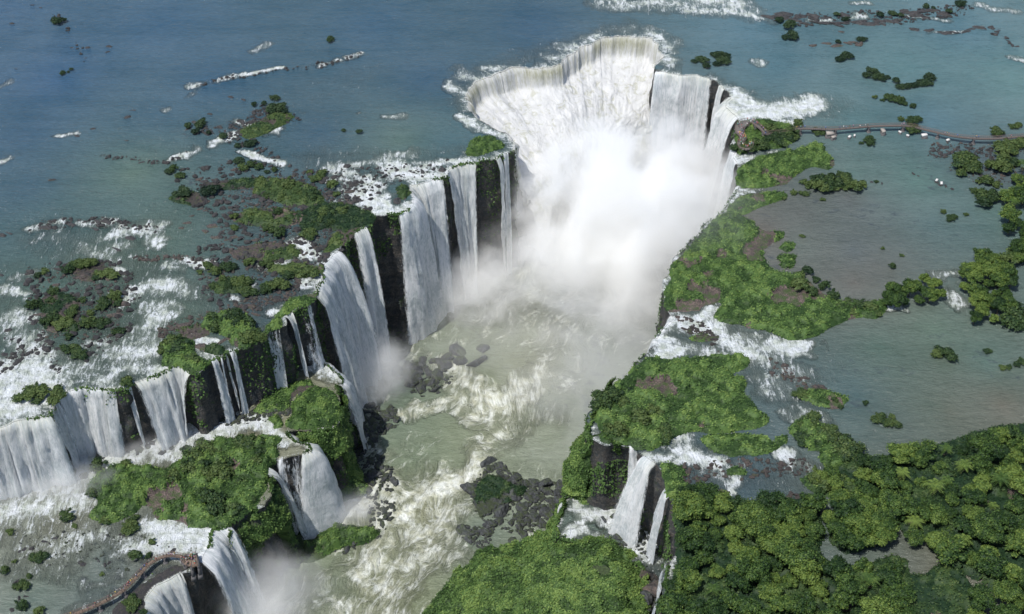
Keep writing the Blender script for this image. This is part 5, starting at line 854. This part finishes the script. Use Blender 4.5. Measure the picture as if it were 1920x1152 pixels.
spread('boulder', 'dark boulder', 'in the pile at the foot of the fan fall', [(765, 690), (780, 695), (795, 680), (770, 705), (800, 700), (785, 712), (740, 700), (805, 720), (820, 705), (790, 730), (745, 635), (770, 635), (760, 630), (815, 728), (775, 720)], 0, 2.6, 5.4, z=ZG+.4, seed=71, ms=MROCK)
spread('boulder', 'dark boulder', 'on the rocky shore under the cascade', [(660, 780), (690, 770), (720, 780), (700, 800), (730, 800), (680, 800), (655, 860), (670, 880), (700, 890), (690, 905), (720, 895), (735, 905), (650, 900), (710, 870), (670, 830), (700, 820), (735, 890), (660, 920), (690, 920)], 0, 2.2, 4.4, z=ZG+.4, seed=72, ms=MROCK)
spread('boulder', 'black boulder', 'beside the low island at the gorge foot', [(705, 945), (720, 955), (735, 950), (712, 965), (725, 970), (700, 975), (715, 985), (695, 990), (705, 1000), (730, 965), (680, 1010), (665, 1018), (650, 1030)], 0, 1.5, 2.6, z=ZG+.4, seed=73, ms=MROCK)
spread('boulder', 'dark boulder', 'in the rock bar across the gorge', [(880, 915), (915, 870), (935, 875), (945, 890), (965, 900), (925, 900), (985, 910), (1000, 905), (1020, 910), (1025, 925), (1000, 930), (1050, 910), (960, 930), (980, 950), (940, 960), (900, 935), (1010, 950), (1040, 940), (885, 925), (1000, 970), (970, 965), (1030, 960), (920, 985), (1045, 925)], 0, 2.6, 5.0, z=ZG+.3, seed=74, ms=MROCK)
spread('boulder', 'half sunk boulder', 'below the gorge rock bar', [(870, 995), (890, 1000), (910, 1000), (875, 1015), (895, 1018), (960, 1015), (900, 1045), (985, 1000)], 0, 2.2, 4.0, z=ZG, seed=75, ms=MROCK)
spread('boulder', 'dark rock', 'around the small right hand pool', [(1130, 975), (1150, 972), (1190, 970), (1200, 985), (1215, 990), (1160, 1005), (1180, 1010), (1200, 1005), (1110, 1020), (1225, 1000), (1215, 1015), (1140, 1025)], 0, 1.6, 3.0, z=ZR, seed=76, ms=MROCK)
spread('boulder', 'huge reddish boulder', 'in the gully beside the mossy hill', [(1205, 1045), (1215, 1075), (1222, 1100), (1205, 1120), (1235, 1060)], 0, 4.0, 6.0, z=-38, seed=77, ms=[rock_mesh(30, 'brownrock', .9), rock_mesh(31, 'mossrock', .9)])
spread('boulder', 'mossy boulder', 'at the foot of the left curtain falls', [(238, 848), (265, 842), (280, 838), (255, 850), (285, 832), (190, 855), (160, 895), (135, 890), (410, 795), (420, 790), (320, 840), (305, 850)], 0, 1.8, 3.6, z=ZB, seed=78, ms=MROCK)
spread('rock', 'small dark rock', 'in the lower left shallow water', [(35, 1035), (45, 1030), (85, 1015), (95, 1020), (100, 1012), (60, 1030), (150, 1055), (155, 1058), (195, 1060), (205, 1058), (235, 1005), (225, 1003), (325, 1033), (22, 1145), (38, 1122), (50, 1118), (30, 1090)], 0, .9, 1.9, z=ZB, seed=79)

rubble('loose dark rubble of the rock bar across the gorge', [(890, 905), (920, 870), (960, 890), (1010, 905), (1060, 905), (1062, 1000), (1000, 1000), (930, 990), (890, 960)], ZG, 620, .6, 2.6, MROCK, 81)
rubble('loose dark rubble on the shore under the cascade', [(650, 760), (745, 765), (750, 800), (700, 830), (745, 890), (735, 925), (650, 935), (620, 900)], ZG, 620, .5, 2.6, MROCK, 82)
rubble('small black stones by the low island at the gorge foot', [(690, 930), (745, 940), (740, 970), (715, 1005), (640, 1040), (620, 1030), (690, 990)], ZG, 260, .4, 1.5, MROCK, 83)
rubble('small stones around the boulders in the gorge pool', [(740, 680), (800, 665), (850, 700), (840, 735), (780, 745), (740, 715)], ZG, 160, .5, 2.0, MROCK, 84)
rubble('small stones below the gorge rock bar', [(865, 985), (930, 985), (920, 1030), (870, 1025)], ZG, 90, .4, 1.8, MROCK, 85)
rubble('small stones around the right hand pool', [(1120, 1000), (1200, 960), (1245, 1000), (1245, 1050), (1130, 1030)], ZR, 260, .3, 1.4, MROCK, 86)
rubble('dark stones filling the gully beside the mossy hill', [(1195, 1040), (1250, 1040), (1250, 1110), (1215, 1150), (1190, 1110)], ZR-5, 200, .8, 2.6, MROCK, 87)
rubble('loose brown stones of the rocky left shallows', [(380, 340), (560, 330), (700, 390), (640, 440), (600, 500), (400, 545), (370, 500), (500, 450), (470, 400)], 0, 1100, .25, 1.3, BROCK+ROCK, 88)
rubble('loose stones of the left rapids', [(60, 520), (200, 490), (260, 560), (200, 640), (90, 640), (50, 600)], 0, 420, .25, 1.2, BROCK+ROCK, 89)
rubble('loose dark stones of the far rock line at the top right', [(1430, 32), (1560, 22), (1700, 18), (1820, 8), (1830, 25), (1700, 45), (1500, 50)], 0, 500, .4, 1.6, ROCK, 90)
rubble('loose stones around the horseshoe side shallows', [(620, 320), (840, 300), (840, 325), (720, 350), (640, 370)], 0, 260, .3, 1.3, ROCK, 91)
rubble('stones at the foot of the left corner falls', [(380, 785), (480, 770), (560, 740), (560, 780), (440, 800)], ZB, 260, .4, 1.6, MROCK, 92)
rubble('stones strewn over the lower left shallow water', [(20, 1000), (240, 990), (320, 1030), (240, 1070), (60, 1060)], ZB, 200, .25, .9, MROCK, 93)
rubble('stones on the muddy flats at the right edge', [(1740, 265), (1920, 270), (1920, 350), (1830, 340), (1760, 300)], 0, 300, .25, 1.1, BROCK+ROCK, 94)
green_mat('bare reddish ledge between the cliff and the round bluff', [(478, 760), (500, 735), (545, 720), (580, 712), (590, 725), (560, 740), (545, 765), (500, 780)], ZB, .8, 2.5, 195, gap=.50, name='soil_ledge', soil='brownrock')
green_mat('wet dark rock shelf beside the lower walkway', [(215, 1140), (250, 1110), (290, 1080), (325, 1062), (350, 1068), (320, 1085), (290, 1105), (276, 1150), (262, 1200), (200, 1200)], ZB, .25, 3, 196, gap=.72, name='soil_ledge', rimk=.2, soil='rock')

def strip(pts, w):
    return [(x, y-w) for x, y in pts]+[(x, y+w) for x, y in reversed(pts)]
for i, (pts, w, n, lab) in enumerate([([(355, 165), (400, 152), (450, 144), (530, 130), (600, 124), (680, 103)], 4, 160, 'small stones breaking the long white line at upper left'), ([(195, 290), (270, 304), (320, 302), (362, 282)], 4, 90, 'small stones under the shorter white line at upper left'), ([(60, 425), (180, 415), (300, 430)], 10, 170, 'dark stones across the left rapids'),
  ([(250, 485), (330, 483), (385, 495)], 5, 110, 'stones along the row of small white breaks at left'), ([(300, 620), (360, 610), (480, 570), (560, 540)], 14, 420, 'brown stones behind the left rim'), ([(0, 690), (80, 640), (110, 700)], 16, 140, 'dark stones in the white water at the left edge'), ([(430, 240), (500, 215), (560, 222)], 14, 220, 'dark stones of the small islets at upper left'),
  ([(380, 240), (420, 255), (470, 270), (520, 300)], 8, 160, 'stones trailing below the small islets at upper left'), ([(1440, 690), (1500, 720), (1560, 760)], 16, 150, 'dark stones in the rapids of the right channel'), ([(1270, 600), (1330, 620), (1350, 660)], 12, 120, 'stones on the right rim rapids'), ([(1260, 890), (1400, 880), (1520, 880)], 18, 260, 'stones strewn in the rapids above the short fall'), ([(1480, 930), (1540, 950), (1560, 980)], 10, 160, 'stones in the channel at the forest edge'),
  ([(100, 20), (150, 90), (170, 130)], 8, 60, 'small dark stones at the top left'), ([(1740, 290), (1800, 280), (1860, 290)], 12, 160, 'dark stones below the footbridge at right')]):
    rubble(lab, strip(pts, w), 0, n, .25, 1.7, ROCK if i in (0, 1, 2, 5, 6, 7, 12, 13) else BROCK+ROCK, 130+i)

rubble('dark rubble of the wide rocky shallows above the left cliff', [(320, 320), (470, 300), (620, 320), (720, 345), (700, 400), (640, 440), (610, 500), (560, 560), (470, 600), (380, 560), (360, 470), (420, 420), (340, 380)], 0, 1500, .3, 2.3, ROCK+ROCK+BROCK, 150)
rubble('brown rubble around the islets of the left rapids', [(50, 500), (240, 480), (270, 560), (230, 640), (160, 680), (80, 660), (40, 590)], 0, 420, .3, 2.4, ROCK+BROCK, 151)
for i, (pts, lab) in enumerate([([(385, 340), (470, 336), (480, 350), (400, 356)], 'flat brown scrub reef above the left shallows'), ([(310, 372), (350, 360), (400, 372), (380, 384), (330, 382)], 'dark scrub reef at the left end of the shallows'), ([(430, 470), (500, 455), (560, 470), (540, 490), (450, 492)], 'brown scrub bank behind the fan fall'), ([(60, 570), (120, 540), (150, 590), (140, 625), (90, 615)], 'brown scrub islet in the left rapids'),
   ([(135, 505), (190, 490), (205, 520), (150, 530)], 'small scrub islet beside the left rapids'), ([(440, 250), (520, 210), (550, 225), (470, 262)], 'dark reef with scrub at upper left'), ([(620, 440), (660, 425), (690, 415), (650, 455), (600, 480)], 'brown scrub strip on the left cliff edge'), ([(320, 620), (380, 608), (400, 625), (350, 640)], 'brown scrub strip left of the shrub bed')]):
    green_mat(lab, pts, 0, 1.1, 2.6, 230+i, gap=.47, soil='brownrock', mat='bush', edge=3)
# ------------------------------------------------------------------ walkways with railings and piers
M['deck'] = mat_plain('deck_boards', (0.17, 0.125, 0.09), 0.8, 0.3, 2.0); M['steel'] = mat_plain('railing_steel', (0.16, 0.11, 0.09), 0.6); M['greydeck'] = mat_plain('grey_deck', (0.13, 0.115, 0.105), 0.8, 0.25, 2.0)
M['concrete'] = mat_plain('concrete', (0.28, 0.25, 0.22), 0.85, 0.35, 1.2); M['pier'] = mat_plain('dark_pier', (0.09, 0.085, 0.085), 0.85, 0.3, 1.5); M['pale'] = mat_plain('pale_concrete', (0.55, 0.53, 0.50), 0.85, 0.2, 1.2)
class MB:
    def __init__(s): s.v = []; s.f = []
    def bar(s, a, b, w, h):
        a = np.array(a, float); b = np.array(b, float); d = b-a; d /= np.linalg.norm(d)+1e-9
        up = np.array([0, 0, 1.0]) if abs(d[2]) < .9 else np.array([1.0, 0, 0]); r = np.cross(d, up); r /= np.linalg.norm(r); u = np.cross(r, d); o = len(s.v)
        for p in (a, b):
            for (i, j) in ((-1, -1), (1, -1), (1, 1), (-1, 1)): s.v.append(p+r*i*w/2+u*j*h/2)
        s.f += [(o, o+3, o+2, o+1), (o+4, o+5, o+6, o+7), (o, o+1, o+5, o+4), (o+1, o+2, o+6, o+5), (o+2, o+3, o+7, o+6), (o+3, o, o+4, o+7)]
    def frust(s, c, z0, z1, wx, wy, k=0.8, rz=0.0):
        o = len(s.v); cr, sr = math.cos(rz), math.sin(rz)
        for z, q in ((z0, 1), (z1, k)):
            for (i, j) in ((-1, -1), (1, -1), (1, 1), (-1, 1)):
                x, y = i*wx/2*q, j*wy/2*q; s.v.append((c[0]+x*cr-y*sr, c[1]+x*sr+y*cr, z))
        s.f += [(o, o+3, o+2, o+1), (o+4, o+5, o+6, o+7), (o, o+1, o+5, o+4), (o+1, o+2, o+6, o+5), (o+2, o+3, o+7, o+6), (o+3, o, o+4, o+7)]
    def put(s, name, mat, parent=None): return put(name, mesh_np(name, np.array(s.v), np.array(s.f), M[mat]), parent)
def walkway(name, label, cat, path, zd, zw, width, deck, pier_every, piers=True):
    P, s = dense(unl(path, zd), 1.0); T = np.gradient(P[:, :2], axis=0); T /= np.linalg.norm(T, axis=1)[:, None]; N = np.stack([T[:, 1], -T[:, 0]], 1)
    wd = width if np.ndim(width) else np.full(len(P), width)
    if np.ndim(width): wd = np.interp(np.linspace(0, 1, len(P)), np.linspace(0, 1, len(width)), width)
    L = P.copy(); R = P.copy(); L[:, :2] -= N*wd[:, None]/2; R[:, :2] += N*wd[:, None]/2
    root = bpy.data.objects.new(name, None); COL.objects.link(root); tag(root, label, cat)
    d = MB()
    for i in range(len(P)-1):
        for q in range(2):
            t0, t1 = q*.5+.02, q*.5+.46; a = (P[i]*(1-t0)+P[i+1]*t0); b = P[i]*(1-t1)+P[i+1]*t1; d.bar(a, b, wd[i], 0.10)
        d.bar(P[i]-[0, 0, .25], P[i+1]-[0, 0, .25], wd[i]*.7, .25)
    d.put('deck', deck, root)
    for E in (L, R):
        m = MB()
        for i in range(len(E)-1):
            for h, w in ((1.1, .10), (.75, .05), (.4, .05)): m.bar(E[i]+[0, 0, h], E[i+1]+[0, 0, h], w, w)
            m.bar(E[i], E[i]+[0, 0, 1.1], .08, .08)
        m.put('railing', 'steel', root)
    if piers:
        for i in range(int(pier_every*.4), len(P), pier_every):
            m = MB(); a = math.atan2(T[i, 1], T[i, 0]); m.frust(P[i], zw-1, zd-.35, 1.1, wd[i]+.5, .8, a); m.frust(P[i], zw-1.2, zw+.7, 2.0, wd[i]+1.6, .8, a); m.frust(P[i], zd-.55, zd-.2, .8, wd[i]+.7, 1.05, a); m.put('pier', 'pier', root)
    return P, N, wd
W1, N1, w1 = walkway('walkway', 'brown wooden walkway bridge curving over the lower terrace water', 'walkway', [(60, 1182), (100, 1166), (140, 1152), (190, 1131), (232, 1106), (262, 1076), (285, 1054), (315, 1042), (342, 1044)], ZB+3.0, ZB, 1.7, 'deck', 10)
P1, NP1, wp1 = walkway('viewing_platform', 'crowded rounded viewing platform at the lower falls brink', 'platform', [(343, 1046), (350, 1050), (358, 1052), (370, 1050)], ZB+3.0, ZB-3, [2.2, 4.5, 6.5, 6.0], 'deck', 2)
W2, N2, w2 = walkway('walkway', 'long grey footbridge on piers crossing the upper right river', 'footbridge', [(1481, 246), (1497, 242), (1530, 242), (1560, 243), (1600, 240), (1640, 237), (1690, 236), (1712, 238), (1745, 246), (1790, 256), (1830, 260), (1870, 260), (1920, 256), (2000, 252)], 3.0, 0, 1.7, 'greydeck', 17)
P2, NP2, wp2 = walkway('viewing_platform', 'crowded curling walkway platform at the head of the horseshoe fall', 'platform', [(1437, 252), (1425, 240), (1412, 230), (1400, 230), (1388, 238), (1388, 250), (1394, 260), (1388, 268), (1394, 278), (1406, 277), (1409, 266)], 3.2, 0, [2, 2, 2.6, 4.5, 5.5, 4.0, 3, 3, 3.5, 2.5, 2.2], 'greydeck', 7)
walkway('walkway', 'short link path hidden among bushes beside the upper platform', 'walkway', [(1437, 252), (1450, 250), (1466, 249), (1481, 246)], 3.0, 0, 1.8, 'greydeck', 9)
for i, (x, y, s, c, lab) in enumerate([(1554, 258, 2.0, 'concrete', 'broad ruined brown pier block under the left end of the footbridge'), (1562, 262, 1.3, 'concrete', 'low slab beside the broad ruined pier block'), (1592, 260, 1.0, 'pale', 'small ruined block left of the flat tan raft block'), (1602, 257, .8, 'pale', 'tiny ruined block between two bridge piers'),
   (1655, 252, 1.7, 'concrete', 'flat tan block with pale top under the footbridge'), (1687, 251, .9, 'pale', 'upright white topped stump below the footbridge'), (1702, 257, .8, 'pale', 'small grey stump beside the bushy pier'), (1717, 249, 1.3, 'pale', 'pale block half hidden by a bush under the footbridge'), (1733, 259, 1.5, 'pale', 'bright white block standing alone below the footbridge'),
   (1777, 266, 1.0, 'pale', 'tall white topped stump below the bridge bend'), (1756, 341, .9, 'pale', 'round white block at the left end of the broken stone line'), (1765, 347, 1.0, 'pale', 'second pale block in the broken stone line'), (1900, 268, 1.2, 'pale', 'pale ruined block on the muddy flat by the right edge')]):
    p = un(x, y, 0); e = bpy.data.objects.new('ruined_pier', None); COL.objects.link(e); e.location = (p[0], p[1], 0); e.rotation_euler = (.06*(i % 3-1), .05, .4*i); e.scale = (s, s*.8, s); tag(e, lab, 'ruined pier')
    m = MB(); m.frust((0, 0), -1, .9, 2.2, 1.7, .75); m.put('footing', 'pier', e); m = MB(); m.frust((0.1, 0), .85, 1.5, 1.9, 1.4, .9, .15); m.put('cap', c, e)
# ------------------------------------------------------------------ people
for nm, c in dict(skin=(.42, .24, .16), hair=(.03, .02, .015), s0=(.75, .75, .75), s1=(.55, .06, .05), s2=(.08, .16, .45), s3=(.7, .5, .08), s4=(.04, .04, .05), s5=(.15, .4, .3), s6=(.6, .3, .45), t0=(.05, .06, .1), t1=(.3, .25, .18), t2=(.03, .03, .03)).items(): M[nm] = mat_plain(nm, c, .8, .05)
def person_mesh(pose):
    a, ls, lean = pose
    J = {0: (0, 0, .95, .14), 1: (0, .02*lean, 1.15, .13), 2: (0, .05*lean, 1.38, .15), 3: (0, .06*lean, 1.50, .06), 4: (0, .08*lean, 1.62, .10), 5: (0, .08*lean, 1.72, .08),
         6: (.18, .05*lean, 1.42, .055), 7: (.24, .05*lean+a*.1, 1.16, .042), 8: (.22, a*.3, 1.0+a*.15, .033), 9: (-.18, .05*lean, 1.42, .055), 10: (-.24, .02, 1.16, .042), 11: (-.23, .1, .93, .033),
         12: (.09, 0, .88, .09), 13: (.10, ls*.5, .48, .06), 14: (.10, ls*.3-.02, .07, .04), 15: (.10, ls*.3+.14, .03, .035), 16: (-.09, 0, .88, .09), 17: (-.10, -ls*.3, .48, .06), 18: (-.10, -ls*.6, .07, .04), 19: (-.10, -ls*.6+.14, .03, .035)}
    E = [(0, 1), (1, 2), (2, 3), (3, 4), (4, 5), (2, 6), (6, 7), (7, 8), (2, 9), (9, 10), (10, 11), (0, 12), (12, 13), (13, 14), (14, 15), (0, 16), (16, 17), (17, 18), (18, 19)]
    me = bpy.data.meshes.new('p'); me.from_pydata([J[i][:3] for i in range(20)], E, []); ob = bpy.data.objects.new('p', me); COL.objects.link(ob)
    md = ob.modifiers.new('s', 'SKIN'); sv = me.skin_vertices[0].data
    for i in range(20): sv[i].radius = (J[i][3], J[i][3]*(.8 if i in (0, 1, 2) else 1))
    sv[0].use_root = True; ob.modifiers.new('u', 'SUBSURF').levels = 1
    r = bpy.data.meshes.new_from_object(ob.evaluated_get(bpy.context.evaluated_depsgraph_get())); bpy.data.objects.remove(ob); return r
poses = [person_mesh(p) for p in ((.2, .0, 1), (.9, .12, 1), (.4, .35, 1.6))]; PPL = []
for k in range(14):
    me = poses[k % 3].copy(); me.name = 'person'; me.materials.clear()
    for mn in ('skin', 's%d' % (k % 7), 't%d' % (k % 3), 'hair'): me.materials.append(M[mn])
    for p in me.polygons:
        z = p.center.z; ax = abs(p.center.x); p.material_index = 3 if z > 1.68 or (z > 1.56 and p.center.y < .06) else 0 if z > 1.47 or (ax > .19 and z < 1.2) else 1 if z > .93 else 2 if z > .12 else 3
    PPL.append(me)
def crowd(P, N, wd, n, label, group, seed, i0=0.0, i1=1.0):
    rng = random.Random(seed)
    for k in range(n):
        i = int((i0+(i1-i0)*rng.random())*(len(P)-1)); w = wd[i]/2-.35; t = rng.uniform(-w, w); o = put('person', rng.choice(PPL)); s = rng.uniform(.92, 1.08)
        o.location = (P[i, 0]+N[i, 0]*t, P[i, 1]+N[i, 1]*t, P[i, 2]+.05); o.scale = (s, s, s); o.rotation_euler = (0, 0, rng.uniform(0, 6.28)); tag(o, label, 'person', group)
crowd(P1, NP1, wp1, 46, 'visitor in the dense crowd on the rounded lower platform', 'visitors on the lower platform', 1, .1)
crowd(W1, N1, w1, 42, 'visitor walking along the lower brown walkway', 'visitors on the lower walkway', 2, .2)
crowd(P2, NP2, wp2, 78, 'visitor on the curling platform at the horseshoe fall', 'visitors on the upper platform', 3)
crowd(W2, N2, w2, 34, 'visitor crossing the long footbridge at upper right', 'visitors on the footbridge', 4)
# flag-like sign beside the rapids
# ------------------------------------------------------------------ drifting mist: soft volumes of spray
def mist(label, px, py, z, rx, ry, rz, dens, seed=0, nsc=2.2, core=.15, ncon=1.1):
    me = bpy.data.meshes.new('mist'); bm = bmesh.new(); bmesh.ops.create_icosphere(bm, subdivisions=3, radius=1.0); bm.to_mesh(me); bm.free()
    t = NT('mist'); pos = t.coord('Object'); r = t.new('VectorMath', {0: pos}, operation='LENGTH').outputs['Value']
    n = t.noise(t.mapv(pos, (nsc, nsc*ry/rx, nsc*rz/rx), loc=(seed*3.3, 0, 0)), 1.0, 6, .6, .6)
    e = t.math('ADD', r, t.math('MULTIPLY', t.math('SUBTRACT', n, .5), ncon))
    f = t.math('MULTIPLY', t.ss(e, .95, core), t.ss(r, 1.0, .8)); d = t.math('MULTIPLY', f, dens)
    v = t.new('VolumePrincipled', {'Color': (1.0, .997, .985), 'Density': d, 'Anisotropy': 0.0}); t.t.links.new(v.outputs[0], t.out.inputs[1])
    me.materials.append(t.m); o = put('mist', me); p = un(px, py, z); o.location = (p[0], p[1], z); o.scale = (rx, ry, rz); tag(o, label, 'mist', kind='stuff')
mist('great white spray cloud filling the head of the gorge', 1190, 400, -34, 72, 66, 50, .09, 1, nsc=3.4, ncon=2.4)
mist('white spray drifting down the middle of the gorge', 1100, 510, -50, 70, 56, 30, .038, 2, nsc=2.8, ncon=2.2)
mist('spray puffing at the foot of the great curtain falls', 880, 535, -58, 36, 30, 20, .07, 3, nsc=2.8, ncon=2.0)
mist('thin veil of spray along the right gorge wall', 1130, 690, -50, 56, 76, 30, .016, 4, ncon=2)
mist('torn wisps of spray over the right rim', 1300, 400, 2, 40, 44, 16, .010, 12, ncon=1.6)
mist('spray boiling below the horseshoe', 1010, 380, -50, 34, 34, 32, .07, 13, ncon=1.5)
mist('thin spray over the gorge pool', 900, 640, -64, 60, 50, 12, .014, 14, ncon=1.5)
mist('spray at the foot of the fan fall', 700, 690, -60, 24, 26, 18, .07, 5)
mist('spray cloud at the foot of the far left falls', 40, 905, ZB+3, 48, 14, 8, .11, 6)
mist('low spray before the left corner falls', 260, 840, ZB+2, 40, 10, 5, .06, 7)
mist('spray at the foot of the rounded fall', 640, 950, -68, 22, 14, 8, .09, 8)
mist('spray rising below the lower platform', 500, 1110, -62, 30, 28, 20, .05, 9)
mist('dense spray at the foot of the curling fall', 490, 1150, -68, 20, 14, 10, .12, 10)
mist('small puff of spray at the right hand pool', 1185, 970, ZR+3, 8, 6, 5, .05, 11)
